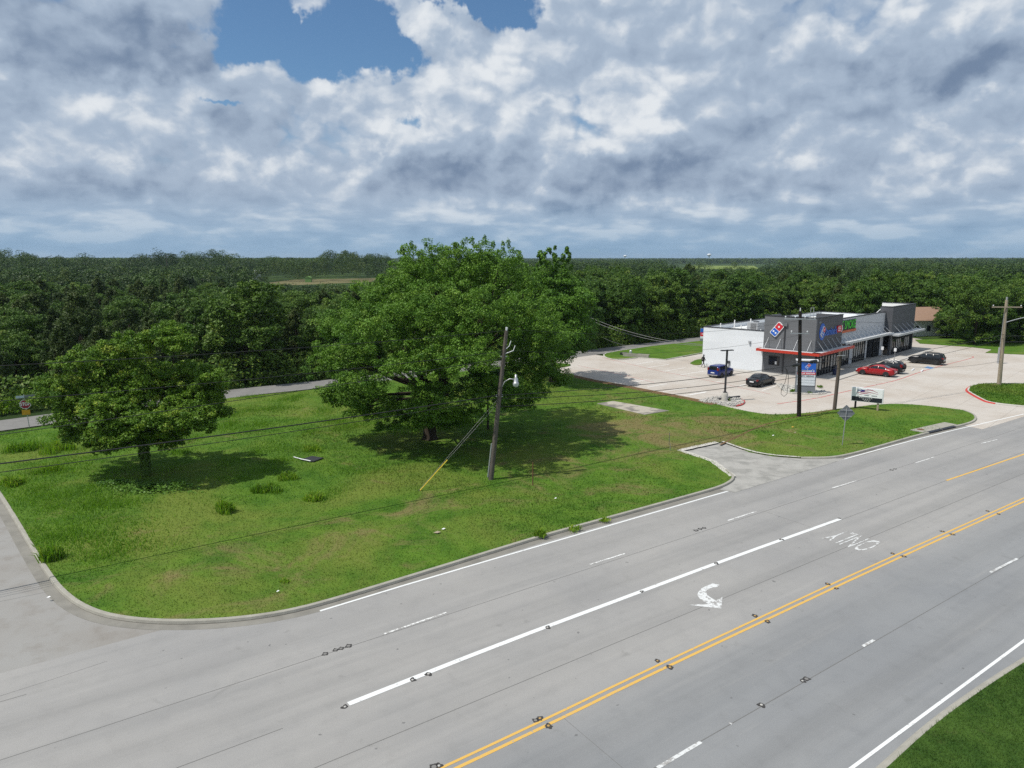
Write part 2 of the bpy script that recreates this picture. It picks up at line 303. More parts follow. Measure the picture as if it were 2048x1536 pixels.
# ------------------------------------------------------------------ mesh helpers
class MB:
    def __init__(s): s.v = []; s.f = []; s.mi = []; s.sm = []
    def add(s, vs, fs, m=0, smooth=False):
        o = len(s.v); s.v += [tuple(v) for v in vs]
        for f in fs: s.f.append([i+o for i in f]); s.mi.append(m); s.sm.append(smooth)
        return s
    def box(s, lo, hi, m=0, mtx=None):
        (x0, y0, z0), (x1, y1, z1) = lo, hi
        vs = [Vector(p) for p in ((x0,y0,z0),(x1,y0,z0),(x1,y1,z0),(x0,y1,z0),(x0,y0,z1),(x1,y0,z1),(x1,y1,z1),(x0,y1,z1))]
        if mtx: vs = [mtx @ v for v in vs]
        return s.add(vs, [(3,2,1,0),(4,5,6,7),(0,1,5,4),(1,2,6,5),(2,3,7,6),(3,0,4,7)], m)
    def tube(s, pts, rad, n=8, m=0, cap=True, smooth=True):
        pts = [Vector(p) for p in pts]; k = len(pts)
        if not hasattr(rad, '__len__'): rad = [rad]*k
        vs = []; t0 = (pts[1]-pts[0]).normalized(); a = t0.orthogonal().normalized()
        for i, p in enumerate(pts):
            t = (pts[min(i+1, k-1)]-pts[max(i-1, 0)]).normalized(); a = (a - t*a.dot(t)).normalized(); b = t.cross(a)
            for j in range(n):
                q = 2*math.pi*j/n; vs.append(p + (a*math.cos(q)+b*math.sin(q))*rad[i])
        fs = [(i*n+j, i*n+(j+1) % n, (i+1)*n+(j+1) % n, (i+1)*n+j) for i in range(k-1) for j in range(n)]
        s.add(vs, fs, m, smooth)
        if cap: s.add(vs[:n], [tuple(range(n-1, -1, -1))], m); s.add(vs[-n:], [tuple(range(n))], m)
        return s
    def prism(s, poly, z0, z1, m=0, mtx=None, bottom=True):          # poly: 2D outline
        n = len(poly); ar = sum(poly[i][0]*poly[(i+1) % n][1]-poly[(i+1) % n][0]*poly[i][1] for i in range(n))
        if ar < 0: poly = poly[::-1]
        vs = [Vector((x, y, z0)) for x, y in poly]+[Vector((x, y, z1)) for x, y in poly]
        if mtx: vs = [mtx @ v for v in vs]
        fs = [(i, (i+1) % n, n+(i+1) % n, n+i) for i in range(n)]+[tuple(range(n, 2*n))]
        if bottom: fs.append(tuple(range(n-1, -1, -1)))
        return s.add(vs, fs, m)
    def lathe(s, prof, n=16, m=0, mtx=None):
        vs = [Vector((r*math.cos(2*math.pi*j/n), r*math.sin(2*math.pi*j/n), z)) for r, z in prof for j in range(n)]
        if mtx: vs = [mtx @ v for v in vs]
        k = len(prof); fs = [(i*n+j, i*n+(j+1) % n, (i+1)*n+(j+1) % n, (i+1)*n+j) for i in range(k-1) for j in range(n)]
        return s.add(vs, fs, m, True)
    def build(s, name, mats, parent=None, loc=None):
        me = bpy.data.meshes.new(name); me.from_pydata(s.v, [], s.f); me.polygons.foreach_set('material_index', s.mi); me.polygons.foreach_set('use_smooth', s.sm)
        for m in (mats if isinstance(mats, (list, tuple)) else [mats]): me.materials.append(M[m] if isinstance(m, str) else m)
        me.update(); o = bpy.data.objects.new(name, me); C.objects.link(o)
        if parent is not None: o.parent = parent
        if loc is not None: o.location = loc
        return o
def tag(o, label=None, cat=None, group=None, kind=None):
    for k, v in (('label', label), ('category', cat), ('group', group), ('kind', kind)):
        if v: o[k] = v
    return o
def thing(name, label, cat, loc=(0, 0, 0), rz=0, group=None):
    o = bpy.data.objects.new(name, None); o.empty_display_size = .3; C.objects.link(o); o.location = loc; o.rotation_euler = (0, 0, rz)
    return tag(o, label, cat, group)
def dup(root, loc, rz=0, scale=None, label=None, group=None):
    r = root.copy(); C.objects.link(r); r.location = loc; r.rotation_euler = (0, 0, rz)
    if scale: r.scale = scale
    if label: r['label'] = label
    if group: r['group'] = group
    for ch in root.children:
        c = ch.copy(); C.objects.link(c); c.parent = r
        for gch in ch.children:
            d = gch.copy(); C.objects.link(d); d.parent = c
    return r
def sheet(name, poly, z, m, label=None, kind='structure'):           # flat polygon, triangulated
    bm = bmesh.new(); vs = [bm.verts.new((x, y, z)) for x, y in poly]; f = bm.faces.new(vs); bm.normal_update()
    if f.normal.z < 0: bmesh.ops.reverse_faces(bm, faces=[f])
    bmesh.ops.triangulate(bm, faces=bm.faces[:])
    me = bpy.data.meshes.new(name); bm.to_mesh(me); bm.free(); me.materials.append(M[m]); o = bpy.data.objects.new(name, me); C.objects.link(o)
    return tag(o, label, None, None, kind)
def plateau(name, poly, z, m, label):                                # raised lawn with sides
    mb = MB(); n = len(poly); ar = sum(poly[i][0]*poly[(i+1) % n][1]-poly[(i+1) % n][0]*poly[i][1] for i in range(n))
    if ar < 0: poly = poly[::-1]
    o = sheet(name, poly, z, m, label); me = o.data; bm = bmesh.new(); bm.from_mesh(me)
    top = [bm.verts.new((x, y, z)) for x, y in poly]; bot = [bm.verts.new((x, y, -.06)) for x, y in poly]
    for i in range(n): bm.faces.new((bot[i], bot[(i+1) % n], top[(i+1) % n], top[i]))
    bmesh.ops.remove_doubles(bm, verts=bm.verts[:], dist=1e-5); bm.to_mesh(me); bm.free(); return o
def strip(mb, pts, w, z, m=0, off=0.):                               # flat painted strip along a polyline
    P = [Vector((p[0], p[1])) for p in pts]; vs = []
    for i, p in enumerate(P):
        t = (P[min(i+1, len(P)-1)]-P[max(i-1, 0)]).normalized(); nn = Vector((-t.y, t.x))
        for sgn in (-1, 1): q = p+nn*(off+sgn*w/2); vs.append((q.x, q.y, z))
    mb.add(vs, [(2*i, 2*i+2, 2*i+3, 2*i+1) for i in range(len(P)-1)], m)
def sweep(mb, pts, prof, m=0):                                       # profile (offset, z) along polyline
    P = [Vector((p[0], p[1])) for p in pts]; k = len(prof); vs = []
    for i, p in enumerate(P):
        t = (P[min(i+1, len(P)-1)]-P[max(i-1, 0)]).normalized(); nn = Vector((-t.y, t.x))
        for o, z in prof: q = p+nn*o; vs.append((q.x, q.y, z))
    mb.add(vs, [(i*k+j, (i+1)*k+j, (i+1)*k+j+1, i*k+j+1) for i in range(len(P)-1) for j in range(k-1)], m)
def smooth_line(pts, it=2):
    P = [Vector((p[0], p[1])) for p in pts]
    for _ in range(it):
        Q = [P[0]]
        for a, b in zip(P, P[1:]): Q += [a*.75+b*.25, a*.25+b*.75]
        P = Q+[P[-1]]
    return [(p.x, p.y) for p in P]
def inside(pts, poly):
    x, y = pts[:, 0], pts[:, 1]; r = np.zeros(len(pts), bool); n = len(poly)
    for i in range(n):
        x0, y0 = poly[i]; x1, y1 = poly[(i+1) % n]
        if y0 == y1: continue
        c = ((y0 > y) != (y1 > y)) & (x < (x1-x0)*(y-y0)/(y1-y0)+x0); r ^= c
    return r
def text_geo(body, size, shear=0):
    cu = bpy.data.curves.new('t', 'FONT'); cu.body = body; cu.size = size; cu.shear = shear; cu.align_x = 'CENTER'; cu.align_y = 'CENTER'; cu.resolution_u = 3
    o = bpy.data.objects.new('t', cu); C.objects.link(o); dg = bpy.context.evaluated_depsgraph_get(); dg.update()
    me = o.evaluated_get(dg).to_mesh(); vs = [v.co.copy() for v in me.vertices]; fs = [tuple(p.vertices) for p in me.polygons]
    o.evaluated_get(dg).to_mesh_clear(); bpy.data.objects.remove(o); bpy.data.curves.remove(cu); return vs, fs
def frame3(o, ex, ey):                                               # matrix: local x,y -> ex,ey ; z -> normal
    ex = Vector(ex).normalized(); ey = Vector(ey).normalized(); ez = ex.cross(ey)
    return Matrix(((ex.x, ey.x, ez.x, o[0]), (ex.y, ey.y, ez.y, o[1]), (ex.z, ey.z, ez.z, o[2]), (0, 0, 0, 1)))
def add_text(mb, body, size, mtx, m=0, sx=1., sy=1., z=0., bold=0.):
    vs, fs = text_geo(body, size)
    offs = [(0, 0)] if not bold else [(-bold, 0), (bold, 0), (0, bold), (0, -bold)]
    for i, (ox, oy) in enumerate(offs): mb.add([mtx @ Vector(((v.x+ox)*sx, (v.y+oy)*sy, z+i*.0006)) for v in vs], fs, m)
def np_mesh(name, V, Fq, mats, tint=None, smooth=False):
    me = bpy.data.meshes.new(name); n, k = Fq.shape
    me.vertices.add(len(V)); me.vertices.foreach_set('co', V.astype(np.float32).ravel()); me.loops.add(n*k); me.loops.foreach_set('vertex_index', Fq.astype(np.int32).ravel())
    me.polygons.add(n); me.polygons.foreach_set('loop_start', np.arange(0, n*k, k, dtype=np.int32)); me.polygons.foreach_set('loop_total', np.full(n, k, np.int32))
    if tint is not None: a = me.attributes.new('tint', 'FLOAT', 'FACE'); a.data.foreach_set('value', tint.astype(np.float32))
    for m in mats: me.materials.append(M[m])
    me.update(calc_edges=True); return me

# ------------------------------------------------------------------ setting: ground, roads, lawns
big = [(-6400, -300), (6400, -300), (6400, 7400), (-6400, 7400)]
sheet('ground', big, -.06, 'ground', 'dark green wooded ground running to the horizon')
def rs(s, n): p = RD*s+RN*(YO+n); return (p.x, p.y)
def rsn(u, v): p = G(u, v); return RD.dot(p), RN.dot(p)-YO
sheet('main_road', [rs(-140, -8.6), rs(420, -8.6), rs(420, 14.2), rs(-140, 14.2)], 0, 'road', 'wide grey concrete highway with turn lane')
sheet('side_street', [(-2, 26), (-10, 36), (-34.4, 46.6), (-56, 69), (-66, 60), (-44, 4), (-24, 6)], -.004, 'sidecon', 'stained concrete side street at the corner lot')
backline = [(-90, 38), (-66, 50), (-48, 64.8), (-33.6, 81), (-25.6, 86.3), (-6.7, 100.4), (12.2, 117.4), (37.3, 138.2), (80, 174), (140, 222)]
mb = MB(); strip(mb, smooth_line(backline), 5.2, .012); tag(mb.build('back_road', 'asphalt'), 'narrow worn grey back road in front of the woods', kind='structure')
# the shop's frame of reference
A = R(45.3); E1 = Vector((math.cos(A), math.sin(A), 0)); E2 = Vector((-math.sin(A), math.cos(A), 0)); BC = G(1625, 757)
BM = Matrix(((E1.x, E2.x, 0, BC.x), (E1.y, E2.y, 0, BC.y), (0, 0, 1, 0), (0, 0, 0, 1)))
def B2(s, t): p = BC+E1*s+E2*t; return (p.x, p.y)
lot = [G2(1060, 735), G2(1171, 707), G2(1215, 713), G2(1311, 715), G2(1406, 700), B2(2, 26), B2(62, 26), B2(64, 8), G2(1984, 698.6), G2(1971, 706), G2(2027, 708.7), G2(2200, 712), G2(2300, 790), rs(110, 10.2), rs(72, 10.2), G2(1900, 845), G2(1700, 850), G2(1500, 845), G2(1300, 800), G2(1100, 760)]
sheet('parking_lot', lot, .006, 'lot', 'pale sunlit concrete car park round the shop')
kerb_a = [(-40, 930), (0, 985), (35, 1040), (70, 1100), (105, 1155), (130, 1185), (165, 1212), (215, 1232), (290, 1243), (380, 1245), (470, 1240), (560, 1228), (640, 1209), (760, 1173), (900, 1130), (1000, 1099), (1085, 1073), (1250, 1028), (1380, 992), (1440, 975), (1462, 963), (1465, 954), (1450, 942)]
drive = [(1450, 942), (1427, 925), (1360, 903), (1445, 885), (1500, 905), (1545, 913), (1600, 917)]
kerb_b = [(1600, 917), (1660, 917), (1700, 910), (1760, 893), (1840, 870), (1900, 856), (1940, 847), (1951, 839), (1946, 830), (1925, 822)]
lotedge = [(1925, 822), (1860, 813.6), (1809, 809.5), (1757, 810), (1712, 816), (1668, 820), (1625, 827), (1575, 830.5), (1532, 831), (1481, 822), (1431, 810), (1388, 801), (1337, 791), (1286, 781), (1235, 771), (1185, 762), (1122, 748), (1105, 738), (1150, 731), (1120, 727), (1060, 727)]
KA = smooth_line([G2(*p) for p in kerb_a]); KB = smooth_line([G2(*p) for p in kerb_b])
DRV = [G2(*p) for p in drive[:3]]+[G2(*p) for p in drive[3:]]
backedge = [(-9, 95.2), (-23.6, 83.4), (-31.5, 78.2), (-46, 61.5), (-52, 55)]
LAWN = KA+DRV[1:]+KB[1:]+smooth_line([G2(*p) for p in lotedge])[1:]+backedge
plateau('lawn', LAWN, .115, 'lawn', 'green and dry patchy lawn of the corner lot')
ISL = smooth_line([G2(*p) for p in [(2120, 768), (2048, 769), (1975, 768), (1950, 771), (1939, 777), (1937, 783), (1946, 789), (1964, 799), (1982, 807), (2048, 814), (2150, 822)]], 2)
plateau('lawn_island', ISL, .115, 'lawn', 'mown green island inside a red painted kerb at the shop entrance')
BL = smooth_line([G2(*p) for p in [(1303, 693), (1215, 706), (1206, 712), (1218, 718.5), (1240, 720), (1276, 716)]], 1)+[G2(*p) for p in [(1311, 718.5), (1330, 720), (1406, 706)]]+[B2(6, 23), B2(50, 24), B2(50, 30), G2(1406, 682)]
plateau('lawn_verge', BL, .10, 'lawn', 'narrow lawn between the back road and the car park')
NI = smooth_line([G2(*p) for p in [(1380, 727), (1388, 730.5), (1400, 730.5), (1406, 727), (1405, 719), (1391, 720.5), (1380, 727)]], 1)[:-1]
plateau('lawn_patch', NI, .10, 'lawn', 'tiny grass patch beside the white end wall')
FR = [G2(*p) for p in [(1971, 706), (1985, 699.5), (1942, 694.5), (1840, 687.5), (1830, 680), (2300, 668), (2300, 720), (2027, 708.7)]]
plateau('lawn_corner', FR, .09, 'lawn', 'green lawn strip behind the pale pole beneath the woods')
VG = [rs(10, -9.35), rs(80, -9.35), rs(80, -40), rs(10, -40)]
vline = smooth_line([G2(*p) for p in [(1660, 1640), (1770, 1540), (1860, 1457), (1950, 1390), (2048, 1326), (2300, 1170), (2700, 950)]], 2)
VERGE = vline+[rs(140, -45), rs(5, -45)]
plateau('lawn_near_verge', VERGE, .09, 'verge', 'dark green verge in the corner on this side of the highway')
sheet('driveway', [G2(*p) for p in [(1367, 902), (1445, 884), (1520, 905), (1640, 914), (1690, 918), (1470, 985), (1440, 980), (1470, 955), (1425, 927)]], .010, 'oldcon', 'weathered concrete driveway stub ending in grass')
# kerbs
prof = [(.36, .015), (.20, .02), (.165, .13), (.14, .145), (-.02, .145), (-.03, .06)]
def kerbobj(name, pts, m, label, p=prof, flip=1):
    mb = MB(); sweep(mb, pts, [(o*flip, z) for o, z in p]); return tag(mb.build(name, m), label, kind='structure')
pr2 = [(-.20, .02), (-.165, .13), (-.14, .145), (.02, .145), (.03, .06)]
kerbobj('kerb', KA, 'kerb', 'weathered rounded kerb round the corner of the lot', pr2)
kerbobj('kerb', KB, 'kerb', 'weathered kerb between driveway stub and shop entrance', pr2)
mb = MB(); strip(mb, KA, .5, .0028, off=-.42); strip(mb, KB, .45, .0028, off=-.4); tag(mb.build('gutter', 'gutter'), 'dark stained gutter along the kerb', kind='structure')
kerbobj('kerb', ISL, 'paleold', 'pale kerb of the entrance island', pr2)
mb = MB(); strip(mb, ISL[9:-9], .16, .012, off=-.29); sweep(mb, ISL[9:-9], [(-.21, .014), (-.172, .128)]); tag(mb.build('kerb_paint', 'redkerb'), 'red fire lane paint round the entrance island', kind='structure')
kerbobj('kerb', [BL[i] for i in range(0, len(BL)-4)], 'paleold', 'pale kerb of the back lawn', [(-.16, .02), (-.14, .12), (.03, .125), (.03, .05)])
kerbobj('kerb', vline, 'kerb', 'low verge edge on the near side of the highway', [(.22, .006), (.12, .07), (-.03, .095), (-.05, .05)])
dl = [G2(*p) for p in [(1465, 955), (1450, 942), (1427, 926), (1395, 914), (1360, 903), (1400, 894), (1445, 885)]]
mb = MB(); strip(mb, [(x+random.uniform(-.08, .08), y+random.uniform(-.08, .08)) for a_, b_ in zip(dl, dl[1:]) for f_ in (0, .25, .5, .75) for x, y in [(a_[0]+(b_[0]-a_[0])*f_, a_[1]+(b_[1]-a_[1])*f_)]], .5, .118); strip(mb, smooth_line([G2(*p) for p in [(1445, 885), (1500, 904.5), (1545, 912.5), (1600, 916.5)]], 1), .28, .118); tag(mb.build('driveway_edge', 'paleold'), 'bleached crumbling edge of the driveway stub', kind='structure')
mb = MB(); strip(mb, [G2(*p) for p in [(1430, 810.5), (1388, 801.5), (1337, 791.5), (1286, 781.5), (1235, 771.5), (1185, 762.5), (1130, 750)]], 1.3, .121)
tag(mb.build('soil_strip', 'soil'), 'bare brown soil along the car park edge', kind='structure')
mb = MB(); strip(mb, smooth_line([G2(*p) for p in [(1440, 892), (1470, 878), (1510, 858), (1550, 845), (1598, 835), (1650, 825), (1672, 820)]]), .22, .122); tag(mb.build('streak', 'soil'), 'thin dark streak across the grass to the poles', kind='structure')  # thin brown strip laid over the grass from driveway to poles
# slab in the grass
SLAB = [G2(*p) for p in [(1190, 809), (1222, 802), (1250, 804), (1290, 809), (1342, 824), (1312, 832), (1288, 835), (1258, 829), (1220, 820)]]
mb = MB(); mb.prism([G2(*p) for p in [(1194, 809.5), (1226, 804.5), (1338, 824), (1289, 832)]], .05, .15)
tag(mb.build('concrete_slab', 'slabcon'), 'flat old concrete slab half sunk in the grass', 'slab')
# fields far away
sheet('field', [G2(*p) for p in [(545, 572), (760, 563), (760, 556), (590, 559), (480, 572)]], -.02, 'field', 'dry tan field seen between trees')
sheet('field', [G2(*p) for p in [(1362, 538.5), (1520, 538.5), (1508, 531.5), (1375, 531.2)]], -.02, 'field2', 'bright green hay field far off')
sheet('field', [G2(*p) for p in [(1540, 541.5), (1660, 541.5), (1640, 538), (1540, 538)]], -.02, 'field2', 'thin green strip of field far off')

# ------------------------------------------------------------------ road markings and joints
Z1 = .0062
def lines(name, m, label, segs, w, z=Z1):
    mb = MB()
    for s in segs: strip(mb, s, w, z)
    return tag(mb.build(name, m), label, kind='structure')
def sn(u, v): return rsn(u, v)
def along(n, s0, s1, k=12): return [rs(s0+(s1-s0)*i/k, n) for i in range(k+1)]
edge = smooth_line([G2(*p) for p in [(640, 1222), (860, 1155), (1250, 1042), (1470, 978), (1700, 915), (1860, 871), (2048, 828)]], 1)
lines('edge_line', 'white', 'solid white edge line beside the kerb', [edge], .13)
lines('edge_line', 'white', 'solid white edge line on the near side', [along(-7.12, -30, 60)], .115)
dsh = [((768, 1268), (893, 1225)), ((1180, 1129), (1250, 1107)), ((1456, 1041), (1512, 1023)), ((1665, 976), (1712, 962)), ((1830, 926), (1868, 914)), ((1962, 887), (1995, 879))]
lines('lane_line', 'dash', 'broken white lane dashes on the far lanes', [[G2(*a), G2(*b)] for a, b in dsh], .11)
wl = smooth_line([G2(*p) for p in [(697, 1408), (1000, 1288), (1250, 1195), (1450, 1120), (1680, 1038)]], 1)
lines('turn_lane_line', 'white', 'thick solid white line of the turn lane', [wl], .24)
yl = [rs(s, n) for s, n in [(-40, 0), (10, 0)]]+[rs(*sn(u, v)) for u, v in [(1130, 1427), (1250, 1368), (1500, 1250), (1750, 1133), (2048, 1000)]]+[rs(sn(2048, 1000)[0]+80, -.6)]
yl = smooth_line(yl, 1)
mb = MB(); strip(mb, yl, .11, Z1, off=.15); strip(mb, yl, .13, Z1, off=-.13); tag(mb.build('centre_line', 'yellow'), 'double yellow centre line', kind='structure')
y2 = [G2(1893, 961), G2(2048, 908.5), G2(2300, 826)]; lines('median_line', 'yellow', 'single yellow line opening toward the shop', [y2], .16)
rd = [((1315, 1536), (1402, 1484)), ((1460, 1448), (1462, 1446)), ((1725, 1293), (1748, 1280)), ((1980, 1145), (2035, 1117))]
lines('lane_line', 'worn', 'worn white lane dashes on the near lanes', [[G2(*a), G2(*b)] for a, b in rd], .13)
jn = [along(8.4, -60, 120), along(4.85, -60, 6), along(4.85, 38, 120), along(2.4, -60, 120), along(-3.62, -60, 120), along(12.05, -60, -1)]
lines('pavement_joint', 'joint', 'thin dark lengthwise joints in the concrete', jn, .028, .003)
cj = [[G2(0, 1203), G2(112, 1180)], [G2(0, 1392), G2(95, 1362), G2(215, 1322)]]
for s in (-8, 14, 37, 60, 84): cj.append([rs(s, 4.9 if s % 2 else -3.6), rs(s+.05, 8.4 if s % 2 else 0)])
lines('pavement_joint', 'joint', 'faint dark cross joints in the concrete', cj, .012, .0035)
def crop5(x, y): return G2(1250+x/2.566, 980+y/2.566)
arrow = [crop5(*p) for p in [(485, 487), (450, 480), (420, 491), (395, 503), (376, 524), (371, 541), (382, 556), (404, 572), (428, 584), (330, 590), (412, 600), (495, 608), (500, 550), (468, 567), (442, 554), (420, 537), (416, 520), (432, 507), (455, 501), (478, 497)]]
sheet('turn_arrow', arrow, Z1, 'chipped', 'curved white turn arrow painted in the turn lane')
mb = MB(); a, b = sn(1739, 1088); c, d = sn(1674, 1074)
mt = frame3((*rs((a+c)/2+.1, (b+d)/2), Z1), RN, -RD)
vs, fs = text_geo('ONLY', 1.0); W_ = max(v.x for v in vs)-min(v.x for v in vs); hh = max(v.y for v in vs)-min(v.y for v in vs)
mb.add([mt @ Vector((v.x*2.35/W_, v.y*2.3/hh, 0)) for v in vs], fs); tag(mb.build('road_lettering', 'worn'), 'worn white ONLY lettering painted in the turn lane', kind='structure')
def z3(x, y): return G2(1100+x/5.909, 600+y/5.909)
def z1(x, y): return G2(1380+x/5.909, 580+y/5.909)
def z2(x, y): return G2(1680+x/5.565, 580+y/5.565)
st = [[z3(1020, 760), z3(1220, 725)], [z3(1160, 800), z3(1410, 760)], [z3(1330, 845), z3(1600, 800)], [z3(1540, 885), z3(1820, 840)], [z3(1000, 970), z3(1150, 945)], [z3(1150, 1030), z3(1380, 990)], [z3(1330, 1085), z3(1620, 1040)], [z3(1580, 1130), z3(1850, 1085)], [z1(0, 1240), z1(190, 1208)], [z1(550, 1145), z1(690, 1105)], [z1(850, 1188), z1(1030, 1128)], [z1(300, 1090), z1(380, 1075)]]
for k in range(-1, 16):
    if k in (3, 4): continue
    st.append([B2(3.6+2.75*k, -3.2), B2(3.6+2.75*k, -8.2)])
for k in range(7): st.append([B2(46.5+2.7*k, 13), B2(46.5+2.7*k, 8.4)])
lines('parking_line', 'lotwhite', 'white parking bay lines', st, .12, .011)
rl = [[z2(-700, 1268), z2(-300, 1215), z2(0, 1145), z2(450, 1045), z2(620, 1010), z2(900, 910), z2(1100, 850), z2(1480, 757), z2(1484, 742), z2(1465, 738)], [z3(610, 680), z3(850, 735), z3(1340, 850), z3(1700, 915), z1(550, 1145), z1(950, 1230)], [z3(330, 775), z3(880, 890), z3(1230, 975)]]
lines('fire_lane_line', 'redline', 'red fire lane line on the car park', [smooth_line(rl[0], 1)], .17, .011); lines('fire_lane_line', 'redline', 'faded red line on the car park', rl[1:], .09, .011)
mb = MB(); mb.prism([z2(935, 865), z2(975, 850), z2(1055, 866), z2(1010, 880)], .010, .0115); tag(mb.build('accessible_marking', 'blueline'), 'blue accessible bay marking', kind='structure')
# crack pattern on the driveway side road, patches

# ------------------------------------------------------------------ the shop building
bld = thing('retail_building', 'long single storey shop building, white end wall, grey corner tower with red canopy', 'shop building', BC, A)
def bb(name, boxes, m, parent=bld, label=None):
    mb = MB()
    for lo, hi in boxes: mb.box(lo, hi)
    o = mb.build(name, m, parent)
    if label: o['label'] = label
    return o
L_, DP, HW = 42.4, 16.2, 5.7
bb('end_wall', [((0.02, 7.0, 0), (.3, DP, HW))], 'wwall', label='bright white panelled end wall')
bb('rear_wall', [((.3, DP-.3, 0), (L_, DP, HW))], 'wwall'); bb('side_wall', [((L_-.3, 5.4, 0), (L_, DP-.3, HW))], 'wwall')
bb('front_wall', [((9.1, 1.2, 3.3), (30.6, 1.5, 7.0))], 'mwall', label='pale grey upper front wall between the two towers')
bb('roof', [((.3, 1.5, 4.9), (L_-.3, DP-.3, 5.1))], 'roof')
# near tower
tw = 7.85
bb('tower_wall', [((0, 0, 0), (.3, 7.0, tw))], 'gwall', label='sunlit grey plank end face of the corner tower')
bb('tower_wall', [((.3, 0, 3.2), (9.1, .3, tw)), ((8.8, .3, 3.2), (9.1, 3.6, tw)), ((.3, 6.7, 4.6), (4.4, 7.0, tw))], 'gwall_shade', label='grey front face of the corner tower, shade put into its colour')
bb('tower_roof', [((.3, .3, 6.9), (4.4, 6.7, 7.0))], 'roof')
bb('coping', [((-.05, -.05, tw), (.35, 7.05, tw+.1)), ((.35, -.05, tw), (9.15, .35, tw+.1)), ((9.15, 1.15, 7.0), (30.6, 1.55, 7.1)), ((-.03, 7.05, HW), (.35, DP+.05, HW+.1)), ((.35, DP-.35, HW), (L_+.05, DP+.05, HW+.1)), ((L_-.35, 5.4, HW), (L_+.05, DP-.35, HW+.1))], 'coping')
bb('downpipe', [((-.10, 4.0, .3), (-.002, 4.16, 7.0))], 'dark'); bb('scupper_box', [((-.22, 3.75, 6.6), (-.002, 4.4, 7.05))], 'gwall')
# far tower
bb('tower_wall', [((30.6, .1, 3.2), (L_, .4, tw)), ((30.6, .4, 3.2), (30.9, 2.0, tw))], 'gwall_shade', label='grey clad face of the far tower')
bb('tower_parapet', [((L_-.3, .4, 3.2), (L_, 5.4, tw))], 'roof', label='white inner side of the far tower wall')
bb('coping', [((30.55, .05, tw), (L_+.05, .45, tw+.1)), ((30.55, .45, tw), (30.95, 2.0, tw+.1)), ((L_-.35, .45, tw), (L_+.05, 5.4, tw+.1))], 'coping')
mb = MB(); mb.tube([(L_-.5, 5.35, 6.9), (L_-.5, 7.0, 5.1)], .07, 6); mb.build('roof_brace', 'whitemetal', bld)
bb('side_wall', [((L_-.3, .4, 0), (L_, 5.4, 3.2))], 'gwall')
# storefront: a dark glazed band in bays of mullions
def storefront(s0, s1, t, top, bay, blinds):
    n = max(1, round((s1-s0)/bay)); gl = MB().box((s0, t+.06, .15), (s1, t+.10, top))
    o = MB()
    for i in range(n+1):
        s = s0+(s1-s0)*i/n; o.box((s-.05, t-.02, .1), (s+.05, t+.058, top))
    for z in (.1, .72, top-.75, top-.1):
        for i in range(n):
            a = s0+(s1-s0)*i/n+.052; b = s0+(s1-s0)*(i+1)/n-.052; o.box((a, t, z), (b, t+.055, z+.10))
    gl.build('storefront_glass', 'glass', bld); fr = o.build('window_frame', 'frame', bld)
    if blinds:
        for i in range(n):
            if (i*7+n) % 5 in blinds:
                a = s0+(s1-s0)*i/n+.12; b = s0+(s1-s0)*(i+1)/n-.12; bl = MB().box((a, t+.045, .85+.2*(i % 2)), (b, t+.057, top-.8)); bl.build('window_blind', 'blind', fr)

storefront(.3, 9.1, .15, 3.2, .98, (1, 3)); storefront(9.4, 16.0, 1.3, 3.3, .82, (0, 1, 2, 3)); storefront(17.2, 22.6, 1.3, 3.3, .9, (0, 1, 2, 3)); storefront(26.6, 29.2, 1.3, 3.3, .87, ()); storefront(31.4, 41.9, .25, 3.2, .87, (0, 2, 3))
for q in [((16.0, 1.2, 0), (17.2, 1.5, 3.3)), ((22.6, 1.2, 0), (23.2, 1.5, 3.3)), ((29.2, 1.2, 0), (30.6, 1.5, 3.3)), ((9.1, 1.2, 0), (9.38, 1.5, 3.3))]: bb('pier', [q], 'mwall')
for q in [((30.6, .1, 0), (31.35, .4, 3.2)), ((41.95, .1, 0), (L_, .4, 3.2))]: bb('pier', [q], 'gwall_shade')
for q in [((9.4, 1.22, 0), (16., 1.5, .16)), ((17.2, 1.22, 0), (22.6, 1.5, .16)), ((31.4, .13, 0), (41.9, .4, .16)), ((.3, .05, 0), (9.1, .3, .16))]: bb('wall_base', [q], 'coping')
rec = bb('entrance', [((23.2, 3.2, 0), (26.6, 3.4, 3.3)), ((23.2, 1.5, 0), (23.4, 3.2, 3.3)), ((26.4, 1.5, 0), (26.6, 3.2, 3.3))], 'gwall_shade'); bb('door', [((24., 3.12, .1), (25.8, 3.19, 2.4))], 'glass', rec)
# pick-up window in the end face
pw = bb('service_window', [((-.04, 4.6, 1.2), (-.002, 6.1, 2.45))], 'frame'); bb('pane', [((-.05, 4.7, 1.3), (-.042, 5.32, 2.35)), ((-.05, 5.38, 1.3), (-.042, 6.0, 2.35))], 'glass', pw); bb('window_notice', [((-.058, 4.95, 1.35), (-.052, 5.2, 1.75))], 'swhite', pw)
